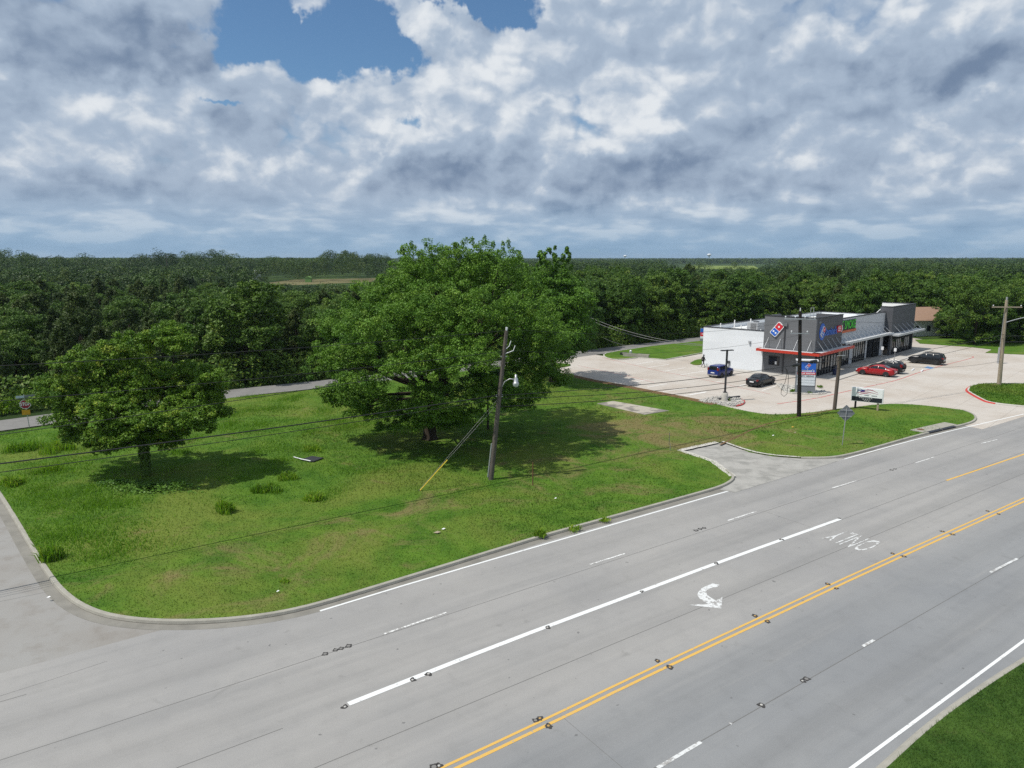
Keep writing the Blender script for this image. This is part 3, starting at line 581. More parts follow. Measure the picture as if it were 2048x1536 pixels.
# canopies
def canopy(name, lo, hi, fascia_m, edges, label):
    c = bb(name, [((lo[0]+.09, lo[1]+.09, lo[2]+.12), (hi[0]-.09, hi[1]-.002, hi[2]-.05))], 'canopytop', label=label)
    bb('fascia', edges, fascia_m, c); return c
c1 = canopy('canopy', (-1.5, -1.2, 3.15), (-.01, 7.3, 3.5), 'redmetal', [((-1.5, -1.2, 3.15), (-1.41, 7.3, 3.5)), ((-1.405, 7.21, 3.15), (-.01, 7.3, 3.5))], 'red edged canopy on the end face of the tower')
c2 = canopy('canopy', (-1.4, -1.2, 3.15), (10.9, -.012, 3.5), 'redmetal', [((-1.405, -1.2, 3.15), (10.9, -1.11, 3.5)), ((10.81, -1.105, 3.15), (10.9, 1.1, 3.5))], 'red edged canopy along the front of the tower')
bb('deck', [((9.12, -.0115, 3.27), (10.80, 1.19, 3.45))], 'canopytop', c2)
c3 = canopy('canopy', (10.0, -.35, 3.6), (30.5, 1.19, 3.9), 'greymetal', [((10.0, -.35, 3.6), (30.5, -.26, 3.9))], 'silver canopy along the middle of the front')
c4 = canopy('canopy', (29.6, -1.4, 3.35), (L_+1.2, .09, 3.65), 'greymetal', [((29.6, -1.4, 3.35), (L_+1.2, -1.31, 3.65)), ((29.6, -1.305, 3.35), (29.69, .09, 3.65)), ((L_+1.11, -1.305, 3.35), (L_+1.2, .09, 3.65))], 'silver canopy at the foot of the far tower')
def rods(parent, pts):
    for p, q in pts: mb = MB(); mb.tube([p, q], .035, 6); mb.build('canopy_rod', 'galv', parent)
rods(c1, [((-.02, t, 4.9), (-1.3, t, 3.5)) for t in (.5, 2.3, 4.6, 6.3)])
rods(c2, [((s, -.01, 4.9), (s, -1.1, 3.5)) for s in (.6, 2.2, 3.8, 5.4, 7.0, 8.6)])
rods(c3, [((s, 1.19, 5.2), (s, -.2, 3.9)) for s in (11.5, 13.3, 15.1, 16.9, 18.7, 20.5, 22.3, 24.1, 25.9, 27.7, 29.4)])
rods(c4, [((s, .08, 5.0), (s, -1.3, 3.65)) for s in (31.2, 33.4, 35.6, 37.8, 40.0, 42.0)])
# roof gear
for (x, y, w, d, h) in ((4.6, 10.2, 2.2, 1.6, 1.25), (7.8, 9.6, 1.9, 1.5, 1.1), (13., 8., 1.8, 1.5, 1.2)):
    u_ = bb('rooftop_unit', [((x, y, 5.101), (x+w, y+d, 5.1+h))], 'hvac')
    g_ = MB(); g_.lathe([(.0, 5.1+h+.12), (.42, 5.1+h+.12), (.42, 5.1+h)], 14, mtx=Matrix.Translation((x+w*.55, y+d*.5, 0))); g_.build('fan_shroud', 'dark', u_)
    bb('louvre', [((x-.02, y+.15*i+.2, 5.35) , (x-.002, y+.15*i+.27, 5.0+h)) for i in range(6)], 'dark', u_)
for (x, y, h) in ((2.0, 14.6, 1.1), (4.4, 12.6, .8), (6.6, 14.8, 1.3), (11.4, 14.6, 1.2), (3.2, 9.0, .5), (16, 12, .8)):
    m_ = MB(); m_.tube([(x, y, 5.1), (x, y, 5.1+h)], .09, 8); m_.build('vent_pipe', 'pvc', bld)
bb('exhaust_hood', [((9.9, 12.6, 5.1), (10.7, 13.4, 5.55))], 'dark'); bb('exhaust_hood', [((3.6, 13.9, 5.1), (4.1, 14.4, 5.4))], 'dark')
m_ = MB(); m_.box((-.14, 8.8, 4.0), (0.0, 9.12, 4.22)); m_.box((-.24, 8.85, 3.92), (-.141, 9.07, 4.08)); m_.build('wall_lamp', 'hvac', bld)
m_ = MB(); m_.tube([(-.1, 11.9, .05), (-.1, 11.9, .75)], .05, 8); m_.box((-.2, 11.75, .75), (0, 12.05, 1.15)); m_.build('gas_meter', 'dark', bld)
for t_ in (15.3, 13.3): m_ = MB(); m_.lathe([(0, .45), (.11, .42), (.13, .1), (.2, 0)], 10, mtx=Matrix.Translation((-.3, t_, 0))); m_.build('drain_outlet', 'hvac', bld)
# signs on the tower: two-dot and one-dot tile, blue lettering, red arrow tag; green lettering next door
def tile(name, parent, cx, cz, sz, face, depth=.14):
    # face: matrix from sign plane (x right, y up, z out) to building space
    t = MB(); q = Matrix.Rotation(R(45), 4, 'Z')
    def rr(x0, y0, x1, y1, r=.10, n=4):
        pts = []
        for (cx_, cy_, a0) in ((x1-r, y1-r, 0), (x0+r, y1-r, 90), (x0+r, y0+r, 180), (x1-r, y0+r, 270)):
            for i in range(n+1): a = R(a0+90*i/n); pts.append((cx_+r*math.cos(a), cy_+r*math.sin(a)))
        return pts
    mt = face @ Matrix.Translation((cx, cz, 0)) @ Matrix.Rotation(R(-38), 4, 'Z') @ Matrix.Scale(sz, 4)
    t.prism(rr(-.56, -1.06, .56, 1.06, .16), 0, depth/sz, 0, mt); t.prism(rr(-.47, .04, .47, .97), depth/sz+.001, depth/sz+.02, 1, mt); t.prism(rr(-.47, -.97, .47, -.04), depth/sz+.001, depth/sz+.02, 2, mt)
    for x, y in ((0, .5), (-.21, -.5), (.21, -.5)):
        t.prism([(x+.14*math.cos(R(a)), y+.14*math.sin(R(a))) for a in range(0, 360, 24)], depth/sz+.021, depth/sz+.04, 0, mt)
    return t.build(name, ['swhite', 'sred', 'sblue'], parent)
FE = Matrix(((0, 0, -1, -.004), (-1, 0, 0, 0), (0, 1, 0, 0), (0, 0, 0, 1)))     # end face: right = -t, up = z, out = -s
FF = Matrix(((1, 0, 0, 0), (0, 0, -1, -.004), (0, 1, 0, 0), (0, 0, 0, 1)))      # front face: right = +s, up = z, out = -t
o = tile('logo_sign', bld, -5.15, 6.1, .92, FE, .18); o['label'] = 'tilted red and blue tile sign with dots on the grey end face'
o = tile('logo_sign', bld, 2.0, 6.0, .66, FF, .2); o['label'] = 'small red and blue tile sign beside blue lettering'
m_ = MB(); m_.prism([(2.0+1.0*math.cos(R(a))*.92, 6.0+1.12*math.sin(R(a))) for a in range(0, 360, 20)], .0, .05, 0, FF); m_.build('sign_backer', 'sblue', bld)
m_ = MB(); add_text(m_, "Domino's", 1.12, FF @ Matrix.Translation((4.7, 5.85, 0)), 0, 1.0, 1.25, .12, .03); add_text(m_, "Domino's", 1.12, FF @ Matrix.Translation((4.7, 5.85, 0)), 0, 1.0, 1.25, .02, .05); m_.build('sign_lettering', 'sblue', bld)['label'] = 'blue script on the dark tower front'
m_ = MB(); m_.prism([(7.0, 5.55), (8.3, 5.55), (8.62, 6.0), (8.3, 6.45), (7.0, 6.45)], .0, .16, 0, FF); m_.prism([(8.36, 5.55), (8.55, 5.55), (8.85, 6.0), (8.55, 6.45), (8.36, 6.45), (8.66, 6.0)], .0, .17, 1, FF)
for i, (z, w) in enumerate(((6.2, .9), (5.98, 1.0), (5.76, .9))): m_.prism([(7.15, z), (7.15+w, z), (7.15+w, z+.09), (7.15, z+.09)], .161, .17, 1, FF)
m_.build('arrow_sign', ['sred', 'swhite'], bld)
m_ = MB(); add_text(m_, '150', .45, FF @ Matrix.Translation((1.1, 7.25, 0)), 0, 1, 1, .02, .01) if False else m_.prism([(.8, 7.15), (1.5, 7.15), (1.5, 7.4), (.8, 7.4)], 0, .03, 0, FF); m_.build('number_plate', 'sgrey', bld)
FM = Matrix(((1, 0, 0, 0), (0, 0, -1, 1.196), (0, 1, 0, 0), (0, 0, 0, 1)))
m_ = MB(); m_.prism([(9.7, 5.1), (17.5, 5.1), (17.5, 6.75), (9.7, 6.75)], 0, .06, 0, FM); sb = m_.build('sign_backer', 'sblack', bld)
m_ = MB(); add_text(m_, 'JUST SMOKE', 1.5, FM @ Matrix.Translation((13.6, 6.02, 0)), 0, .92, 1.15, .1, .035); m_.build('sign_lettering', 'sgreen', bld)['label'] = 'green capitals on black beside the tower'
m_ = MB(); m_.prism([(9.7, 5.0), (17.4, 5.0), (17.4, 5.32), (9.7, 5.32)], .061, .2, 0, FM); m_.build('sign_bar', 'sorange', bld)
mb = MB(); mb.prism([(0, -3.0), (43.5, -3.0), (43.5, 1.15), (30.55, .05), (30.55, 1.15), (9.15, 1.15), (9.15, -.01), (0, -.01)], -.05, .13, 0, BM); mb.prism([(-1.6, 0), (-.01, 0), (-.01, 16), (-1.6, 16)], -.05, .125, 0, BM)
tag(mb.build('walkway', 'walk'), 'pale concrete walk along the shop front', kind='structure')

# ------------------------------------------------------------------ house
hp = G(1838, 676); hr = R(45); hs = thing('house', 'small white house with brown shingle roof behind the shop', 'house', hp+Vector((3.6, 7, 0)), R(12)); hs.scale = (.62, .85, .82)
m_ = MB(); m_.box((-9, -4, 0), (9, 4, 4.0)); m_.build('wall', 'house', hs)
m_ = MB(); v = [(-9.7, -4.8, 3.9), (9.7, -4.8, 3.9), (9.7, 4.8, 3.9), (-9.7, 4.8, 3.9), (-7, 0, 6.9), (7, 0, 6.9)]; m_.add(v, [(0, 1, 5, 4), (2, 3, 4, 5), (1, 2, 5), (3, 0, 4), (3, 2, 1, 0)]); m_.build('roof', 'rooftile', hs)
for x in (-6, -1.5, 4):
    m_ = MB(); m_.box((x, -4.06, 1.2), (x+1.3, -4.002, 2.6)); w_ = m_.build('window', 'glass', hs); m_ = MB(); m_.box((x-.1, -4.08, 1.1), (x+1.4, -4.061, 1.19)); m_.build('sill', 'whitemetal', w_)

# ------------------------------------------------------------------ cars
def car(loc, rz, paint_, L, W, top, belt, prof, glass, rimm, label, cat, spare=False, rails=False, wheelr=.34, lamp_rect=(.75, 1.0), cladding=False):
    t = thing('parked_car', label, cat, loc, rz, 'cars parked at the shop')
    xs = np.array([p[0] for p in prof]); zs = np.array([p[1] for p in prof]); X = np.linspace(xs[0], xs[-1], 34); X = np.unique(np.concatenate([X, xs])); Zt = np.interp(X, xs, zs)
    hw = W/2
    def half(x): e = max(0, abs(x)/(L/2)-.72)/.28; return hw*(1-.16*e**2)
    def roofw(x, z): k = min(1, max(0, (z-belt)/.28)); return half(x)*((1-k)*.93+k*.76)
    zsill = .24; secs = []
    for x, z in zip(X, Zt):
        w = half(x); zb = min(belt, z-.03); wr = roofw(x, z)
        up = zsill+(.12 if abs(x) > L/2-.25 else 0)
        pr = [(w*.90, up), (w, min(.5, zb-.1)), (w*1.0, zb-.12 if zb > .7 else zb-.05), (w*.965, zb), (wr+.02, max(zb+.008, z-.07)), (wr*.86, z-.008), (0, z+.012)]
        secs.append([(x, -y, zz) for y, zz in pr]+[(x, y, zz) for y, zz in pr[::-1][1:]])
    k = len(secs[0]); vs = [p for s in secs for p in s]; n = len(secs)
    fs = [(i*k+j, (i+1)*k+j, (i+1)*k+j+1, i*k+j+1) for i in range(n-1) for j in range(k-1)]+[(i*k+k-1, (i+1)*k+k-1, (i+1)*k, i*k) for i in range(n-1)]
    fs += [tuple(range(k)), tuple(range((n-1)*k+k-1, (n-1)*k-1, -1))]
    m_ = MB(); m_.add(vs, fs, 0, True); body = m_.build('body', paint_, t)
    # glazing: side panes, windscreen, rear screen (proud of the shell by 8 mm)
    def zt(x): return float(np.interp(x, xs, zs))
    def side(x, f, sg):
        z = zt(x); zb = min(belt, z-.03); a = Vector((x, sg*half(x)*.965, zb)); b = Vector((x, sg*(roofw(x, z)+.02), max(zb+.008, z-.07))); return a.lerp(b, f)+Vector((0, sg*.010, .004))
    for sg in (-1, 1):
        for x0, x1 in glass['side']:
            m_ = MB(); q = np.linspace(x0, x1, 7); vs = [side(x, .10, sg) for x in q]+[side(x, .93, sg) for x in q]
            m_.add(vs, [(i, i+1, i+8, i+7) for i in range(6)]); m_.build('side_window', 'carglass', t)
    for nm, (xa, xb) in (('windscreen', glass['front']), ('rear_window', glass['rear'])):
        m_ = MB(); q = np.linspace(xa, xb, 6); vs = []
        for x in q:
            z = zt(x); wr = roofw(x, z)*.84
            dz = .022; dx = .012 if nm == 'windscreen' else -.012
            vs += [(x+dx, -wr, z+dz), (x+dx, 0, z+dz+.012), (x+dx, wr, z+dz)]
        m_.add(vs, [(3*i+j, 3*i+3+j, 3*i+4+j, 3*i+1+j) for i in range(5) for j in range(2)]); m_.build(nm, 'carglass', t)
    ax = L*.295
    for x in (-ax, ax*1.04):
        for sg in (-1, 1):
            y = sg*(hw-.09); w_ = MB(); mt = Matrix.Translation((x, y, wheelr)) @ Matrix.Rotation(R(90)*sg*-1, 4, 'X')
            w_.lathe([(wheelr*.62, -.1), (wheelr*.97, -.1), (wheelr, -.05), (wheelr, .07), (wheelr*.95, .105), (wheelr*.66, .105), (wheelr*.62, .09)], 20, mtx=mt); wo = w_.build('wheel', 'tyre', t)
            r_ = MB(); r_.lathe([(0, .075), (wheelr*.18, .08), (wheelr*.22, .06), (wheelr*.64, .06), (wheelr*.66, .1)], 20, mtx=mt)
            for s5 in range(5): r_.box((-.03, 0, .06), (.03, wheelr*.62, .09), 0, mt @ Matrix.Rotation(R(72*s5), 4, 'Z'))
            r_.build('rim', rimm, wo)
            a_ = [(wheelr*1.16*math.cos(R(d)), wheelr*1.16*math.sin(R(d))) for d in range(-20, 201, 20)]
            arch = MB().add([(x+px, sg*(half(x)+.003), wheelr+pz) for px, pz in a_], [tuple(range(len(a_)))]); arch.build('wheel_arch', 'trim', t)
    z0, z1_ = lamp_rect
    for sg in (-1, 1):
        m_ = MB(); m_.box((-L/2-.012, sg*hw*.66 if sg > 0 else -hw*.86, z0), (-L/2+.16, hw*.86 if sg > 0 else -hw*.66, z1_)); m_.box((-L/2+.06, sg*hw*.86-.03, z0), (-L/2+.30, sg*hw*.86+.04, z1_)); m_.build('tail_light', 'tail', t)
        m_ = MB(); m_.box((L/2-.22, sg*hw*.72-.2, .60), (L/2-.02, sg*hw*.72+.16, .72)); m_.build('headlight', 'head', t)
        m_ = MB(); gx = glass['front'][0]-.05; m_.box((gx-.25, sg*(hw+.02)-.10, belt+.0), (gx-.08, sg*(hw+.02)+.10, belt+.14)); m_.build('wing_mirror', paint_, t)
        m_ = MB(); m_.box((-.35, sg*(hw+.005)-.015, belt-.17), (-.17, sg*(hw+.005)+.015, belt-.14)); m_.build('door_handle', paint_, t)
    m_ = MB(); m_.box((-L/2-.02, -.26, .62 if not spare else .5), (-L/2+.05, .26, .75 if not spare else .62)); m_.build('number_plate', 'plate', t)
    m_ = MB(); m_.box((-L/2-.03, -hw*.8, .30), (-L/2+.1, hw*.8, .46)); m_.box((L/2-.1, -hw*.8, .28), (L/2+.01, hw*.8, .42)); m_.build('bumper', 'rim' if cladding else 'trim', t)
    if rails:
        for sg in (-1, 1): m_ = MB(); m_.tube([(-L*.32, sg*hw*.66, top-.02), (-L*.2, sg*hw*.68, top+.06), (L*.02, sg*hw*.68, top+.06), (L*.1, sg*hw*.66, top-.0)], .025, 6); m_.build('roof_rail', rails, t)
    if spare:
        mt = Matrix.Translation((-L/2-.12, -.05, .98)) @ Matrix.Rotation(R(90), 4, 'Y'); w_ = MB(); w_.lathe([(0, -.12), (.30, -.12), (.36, -.07), (.36, .1), (0, .1)], 20, mtx=mt); w_.build('spare_wheel', 'tyre', t)
    return t
def sedan(L=4.75): h = L/2; return [(-h, .55), (-h+.04, .93), (-h+.25, 1.04), (-h+.75, 1.10), (-.95, 1.40), (-.35, 1.465), (.15, 1.44), (1.12, 1.03), (1.75, .94), (h-.2, .78), (h-.03, .62), (h, .45)]
def suv(L=4.6, T=1.7): h = L/2; return [(-h, .55), (-h+.03, 1.02), (-h+.28, T-.14), (-h+.55, T-.03), (-.4, T), (.25, T-.05), (1.0, 1.18), (1.2, 1.12), (h-.35, 1.0), (h-.05, .82), (h, .5)]
def boxy(L=4.2, T=1.62): h = L/2; return [(-h, .5), (-h+.03, .98), (-h+.22, T-.12), (-h+.45, T-.02), (-.3, T), (.3, T-.06), (.95, 1.12), (1.1, 1.06), (h-.25, .95), (h-.04, .8), (h, .48)]
gs = lambda L: dict(side=[(-1.45, -.42), (-.36, .82)], front=(1.08, .22), rear=(-L/2+.82, -1.0))
gv = lambda L: dict(side=[(-L/2+.5, -1.02), (-.96, -.10), (-.04, .80)], front=(.98, .32), rear=(-L/2+.05, -L/2+.28))
def cw(s, t, z=.012): p = BC+E1*s+E2*t; return (p.x, p.y, z)
p1 = (G(1420, 757)+G(1465, 750))/2
car((p1.x, p1.y+.5, .012), R(45), 'pblue', 4.2, 1.80, 1.62, 1.02, boxy(), gv(4.2), 'rimdark', 'boxy blue hatchback parked nose in by the white end wall', 'car', lamp_rect=(1.0, 1.35), cladding=True)
car((30.9, 86.9, .012), R(44), 'pblack', 4.7, 1.8, 1.46, .95, sedan(4.7), gs(4.7), 'rim', 'black sedan parked alone between blue car and pylon sign', 'car', lamp_rect=(.80, 1.0))
car((49.1, 94.5, .012), R(137), 'pred', 4.8, 1.8, 1.46, .95, sedan(4.8), gs(4.8), 'rim', 'bright red sedan parked outside the shop front', 'car')
car((51.7, 96.9, .012), R(136), 'pblack', 4.3, 1.8, 1.68, 1.05, suv(4.3, 1.68), gv(4.3), 'rim', 'black off-roader with spare wheel, half hidden behind red sedan', 'off-roader', spare=True, rails='rim', lamp_rect=(.95, 1.35))
car((62.0, 105.2, .012), R(137), 'pblack', 4.75, 1.85, 1.70, 1.06, suv(4.75, 1.7), gv(4.75), 'rimdark', 'black crossover parked apart at the far end of the front', 'crossover', rails='trim', lamp_rect=(.9, 1.12))

# ------------------------------------------------------------------ person
def person(loc, rz, label):
    P = dict(hip=(0, 0, .95), sp=(0, 0, 1.15), ch=(.02, 0, 1.36), nk=(.03, 0, 1.52), hd=(.05, 0, 1.62), ht=(.05, 0, 1.74), hl=(0, .09, .92), kl=(.20, .10, .52), al=(.30, .10, .08), tl=(.46, .11, .04), hr=(0, -.09, .92), kr=(-.06, -.10, .50), ar=(-.36, -.10, .13), tr=(-.24, -.11, .04), sl=(.01, .19, 1.42), el=(-.16, .25, 1.16), wl=(-.10, .24, .92), fl=(-.06, .23, .80), sr=(.01, -.19, 1.42), er=(.06, -.26, 1.14), wr=(.26, -.22, .98), fr=(.34, -.21, .90))
    Rr = dict(hip=.15, sp=.14, ch=.16, nk=.06, hd=.095, ht=.075, hl=.095, kl=.068, al=.048, tl=.035, hr=.095, kr=.068, ar=.048, tr=.035, sl=.075, el=.055, wl=.042, fl=.035, sr=.075, er=.055, wr=.042, fr=.035)
    E = 'hip-sp sp-ch ch-nk nk-hd hd-ht hip-hl hl-kl kl-al al-tl hip-hr hr-kr kr-ar ar-tr ch-sl sl-el el-wl wl-fl ch-sr sr-er er-wr wr-fr'.split()
    ks = list(P); me = bpy.data.meshes.new('person'); me.from_pydata([P[k] for k in ks], [[ks.index(a) for a in e.split('-')] for e in E], [])
    o = bpy.data.objects.new('person', me); C.objects.link(o); o.location = loc; o.rotation_euler = (0, 0, rz); md = o.modifiers.new('skin', 'SKIN'); md.use_smooth_shade = True
    for i, k in enumerate(ks): me.skin_vertices[0].data[i].radius = (Rr[k]*.85, Rr[k])
    me.skin_vertices[0].data[0].use_root = True; o.modifiers.new('sub', 'SUBSURF').levels = 1; me.materials.append(M['cloth']); tag(o, label, 'person')
    m_ = MB(); mt = Matrix.Translation((.05, 0, 1.67)); m_.lathe([(.0, -.115), (.075, -.09), (.105, -.02), (.100, .05), (.07, .10), (0, .118)], 14, mtx=mt); hd = m_.build('head', 'skin', o)
    m_ = MB(); m_.lathe([(.1, -.03), (.112, .0), (.112, .05), (.08, .11), (0, .13)], 14, mtx=Matrix.Translation((.035, 0, 1.675))); m_.build('hair', 'hair', o)
    m_ = MB()
    for y in (-.035, .035): m_.box((.145, y-.012, 1.68), (.158, y+.012, 1.692))
    m_.box((.15, -.012, 1.635), (.175, .012, 1.675)); m_.box((.142, -.03, 1.602), (.152, .03, 1.612)); m_.build('face', 'hair', hd)
    m_ = MB(); m_.lathe([(.19, .80), (.205, .95), (.18, 1.12), (.20, 1.34), (.14, 1.48), (.07, 1.53)], 14, mtx=Matrix.Diagonal((.82, 1.12, 1, 1))); m_.build('jacket', 'cloth', o)
pp = G(1406, 735.5); person((pp.x, pp.y, .13), R(20), 'person in dark jacket and trousers walking past the white end wall')

# ------------------------------------------------------------------ poles and cables
def pole(base, topp, r0, r1, m, label, cat='utility pole', name='utility_pole'):
    t = thing(name, label, cat, base); b = Vector(base); v = Vector(topp)-b; m_ = MB(); m_.tube([(0, 0, -.2), v*.5, v], [r0, (r0+r1)/2, r1], 14); m_.build('shaft', m, t); return t, v
pb = G(981, 962); pt = GY(1013, 661, pb.y+.3)
tC, vC = pole((pb.x, pb.y, .1), pt, .19, .125, 'polewood', 'weathered grey wooden pole leaning right, with globe lamp, beside big tree')
m_ = MB(); m_.tube([vC, vC+Vector((.02, 0, .22))], [.06, .09], 8); m_.build('insulator', 'whitemetal', tC)
def onpole(f, dx=0, dy=0, dz=0): return vC*f+Vector((dx, dy, dz))
m_ = MB(); m_.tube([onpole(.02, -.2, -.08), onpole(.25, -.19, -.05)], .055, 8); m_.build('conduit', 'galv', tC)
lp = onpole(.645)
m_ = MB(); m_.tube([lp+Vector((.1, -.05, -.15)), lp+Vector((.28, -.1, .22)), lp+Vector((.62, -.12, .42)), lp+Vector((1.0, -.12, .38))], .035, 8); arm = m_.build('lamp_arm', 'galv', tC)
m_ = MB(); mt = Matrix.Translation(lp+Vector((1.05, -.12, 0))); m_.lathe([(0, .72), (.07, .72), (.09, .5), (.15, .42), (.16, .18), (.22, .14)], 14, mtx=mt); m_.build('lamp_head', 'galv', tC)
m_ = MB(); m_.lathe([(.22, .14), (.20, -.03), (.14, -.13), (0, -.15)], 14, mtx=mt); m_.build('lamp_globe', 'lamp', tC)
for f, dx in ((.90, .30), (.87, .62)): p = onpole(f, dx, -.1); m_ = MB(); m_.tube([onpole(f-.02, .1, -.05), p, p+Vector((.12, 0, .35))], .028, 7); m_.build('fuse_cutout', 'whitemetal', tC)
m_ = MB(); m_.tube([onpole(.88, -.18, -.06), onpole(.80, -.22, -.1), onpole(.74, -.17, -.06), onpole(.60, -.17, -.05)], .018, 6); m_.build('riser_cable', 'wire', tC)
m_ = MB()
for f in (.575, .565, .83): m_.tube([onpole(f, -.24, -.02), onpole(f, .24, -.02)], .04, 6)
m_.build('bracket', 'galv', tC)
MBs = G(1598, 835); MT = GY(1600.5, 622, MBs.y)
tM, vM = pole((MBs.x, MBs.y, .1), MT, .21, .15, 'poledark', 'near black pole with two cross arms in front of pylon sign')
def xarm(t, c, ln, ang, m, n, w=.11, ins=True):
    d = Vector((math.cos(ang), math.sin(ang), 0)); m_ = MB(); mt = Matrix.Translation(c) @ Matrix.Rotation(ang, 4, 'Z'); m_.box((-ln/2, -.24-w/2, -w/2), (ln/2, -.24+w/2, w/2), 0, mt); a = m_.build('cross_arm', m, t)
    if ins:
        for i in range(n): x = -ln/2+.12+(ln-.24)*i/(n-1); m_ = MB(); m_.lathe([(.03, .05), (.03, .15), (.07, .17), (.06, .25), (0, .27)], 10, mtx=mt @ Matrix.Translation((x, -.24, 0))); m_.build('insulator', 'whitemetal', a)
    return a
XA = R(125)
xarm(tM, vM+Vector((0, 0, -.75)), 2.9, R(-12), 'galv', 4); xarm(tM, vM+Vector((0, 0, -2.15)), 1.7, R(-8), 'galv', 2, .08)
m_ = MB(); m_.tube([vM, vM+Vector((0, 0, .3))], .05, 8); m_.build('pole_pin', 'whitemetal', tM)
m_ = MB(); m_.tube([vM+Vector((.9, -.2, -.7)), vM+Vector((.95, -.2, .35)), vM+Vector((1.2, -.2, .4)), vM+Vector((1.25, -.2, -.65))], .02, 6); m_.build('jumper_cable', 'galv', tM)
SB = G(1668.5, 821.5); ST = GY(1681, 703, SB.y)
tS, vS = pole((SB.x, SB.y, .1), ST, .19, .16, 'polestub', 'short brown stub pole leaning right beside pylon sign')
m_ = MB(); m_.tube([vS*.93+Vector((-.4, -.2, 0)), vS*.93+Vector((.45, -.2, .05))], .04, 6); m_.build('bracket', 'galv', tS)
RB = G(1998, 771); RT = GY(2013.5, 600, RB.y)
tR, vR = pole((RB.x, RB.y, .1), RT, .25, .16, 'polepale', 'tall pale wooden pole with cross arm on the entrance island')
xarm(tR, vR+Vector((0, 0, -.85)), 3.4, R(-6), 'polepale', 2, .14)
m_ = MB(); m_.tube([vR+Vector((0, 0, -.05)), vR+Vector((0, 0, .35))], [.09, .11], 8); m_.build('pole_cap', 'hvac', tR)
m_ = MB(); m_.tube([vR+Vector((0, -.1, -2.75)), vR+Vector((1.1, -.3, -2.35)), vR+Vector((2.3, -.5, -2.0)), vR+Vector((3.2, -.6, -1.9))], .05, 7); m_.build('lamp_arm', 'galv', tR)
m_ = MB(); m_.box((0, -.15, -.08), (.75, .15, .1), 0, Matrix.Translation(vR+Vector((2.9, -.6, -1.93)))); m_.build('lamp_head', 'hvac', tR)
m_ = MB(); m_.tube([vR*.64+Vector((-.3, -.1, 2.1)), vR*.64+Vector((-.35, -.15, 0)), vR*.3+Vector((-.45, -.1, 0))], .03, 6); m_.build('conduit', 'galv', tR)
t = thing('meter_box', 'grey meter box on a post beside the pale pole', 'meter box', G(1990.5, 727)+Vector((.6, 0, 0))); m_ = MB(); m_.box((-.26, -.2, 0), (.26, .2, 2.4)); m_.build('cabinet', 'hvac', t); m_ = MB(); m_.box((-.2, -.225, .3), (.2, -.202, 2.2)); m_.build('door', 'whitemetal', t)
# the unseen pole up the line that carries the cables out of frame
OP = pb+Vector((-39, -27, 0))
tO, vO = pole((OP.x, OP.y, 0), (OP.x+.2, OP.y, 10.8), .19, .13, 'polewood', 'wooden pole outside the picture that carries the left cables on')
pC = pb+Vector((0, 0, .1))
def cable(p, q, sag, r, label, m='wire', n=24, grp=None):
    p = Vector(p); q = Vector(q); pts = [p.lerp(q, i/n)-Vector((0, 0, 4*sag*(i/n)*(1-i/n))) for i in range(n+1)]
    m_ = MB(); m_.tube(pts, r, 6); return tag(m_.build('cable', m), label, 'cable', grp)
def through(a, u, v, ext):               # cable from a through the ground track that the photo shows at (u, v), carried on by ext
    pass
dirL = (OP-pb)
def left(f, dz, sag, r, label):
    a = pC+vC*f; b = Vector((OP.x, OP.y, a.z+dz)); cable(a, b, sag, r, label)
left(1.0, .75, .5, .017, 'topmost thin cable crossing the small tree to the left edge'); left(.865, .35, .5, .017, 'second thin cable over the small tree to the left edge'); left(.82, -1.9, .3, .018, 'thin cable dropping from high on the leaning pole to the left')
left(.575, .15, .32, .036, 'thick black cable bundle running left from the leaning pole'); left(.552, .02, .42, .020, 'thin black cable just below the thick bundle on the left')
Mw = Vector((MBs.x, MBs.y, .1))
def onM(z, dx=0): return Mw+Vector((dx, -.2, 0))+vM.normalized()*z
def fixz(u, v, P):                      # height of the photo's pixel (u,v) at P's forward distance
    return GY(u, v, P.y).z
for (f, v1, v2, r, lab, sg) in ((.575, None, 727, .026, 'upper black cable from leaning pole to dark pole', .35), (.553, None, 741, .024, 'middle black cable from leaning pole to dark pole', .55), (.50, None, 752, .026, 'lower black cable from leaning pole to dark pole', .45)):
    q = Mw+Vector((0, -.2, 0)); q.z = fixz(1594, v2, q); cable(pC+vC*f+Vector((.15, -.1, 0)), q, sg, r, lab)
q = Mw+Vector((.9, -.2, 0)); q.z = fixz(1600, 634, q); cable(pC+vC*1.01, q, .9, .010, 'thin cable from the top of leaning pole to the cross arm')
q2 = Mw+Vector((0, -.2, 0)); q2.z = fixz(1600, 667, q2); cable(pC+vC*.87+Vector((.6, -.1, 0)), q2, .9, .010, 'thin cable from leaning pole to lower cross arm of dark pole')
Rw = Vector((RB.x, RB.y, .1))
S0 = Vector((SB.x, SB.y, .1))+vS*.92
for (v1, v2, r, lab, sg) in ((727, 668, .024, 'upper black cable between dark pole and pale pole', .5), (741, 676, .02, 'lower black cable between dark pole and pale pole', .75)):
    a = Mw+Vector((0, -.2, 0)); a.z = fixz(1602, v1, a); b = Rw.copy(); b.z = fixz(2003, v2, b); cable(a, b, sg, r, lab)
a = Mw+Vector((0, -.2, 0)); a.z = fixz(1602, 730, a); cable(a, S0, .15, .024, 'short black cable from dark pole to stub pole')
cable(S0, Rw+Vector((0, 0, 3.0)), 1.0, .014, 'thin cable from stub pole to the pale pole')
for v2, d, lab in ((634, .8, 'top thin cable from dark pole cross arm to pale pole cross arm'), (634, -1.2, 'second thin cable from dark pole cross arm to pale pole')):
    a = Mw+Vector((d, -.2, 0)); a.z = fixz(1600, v2, a); cable(a, Rw+vR+Vector((d*1.3, -.2, -.7)), 1.2, .008, lab)
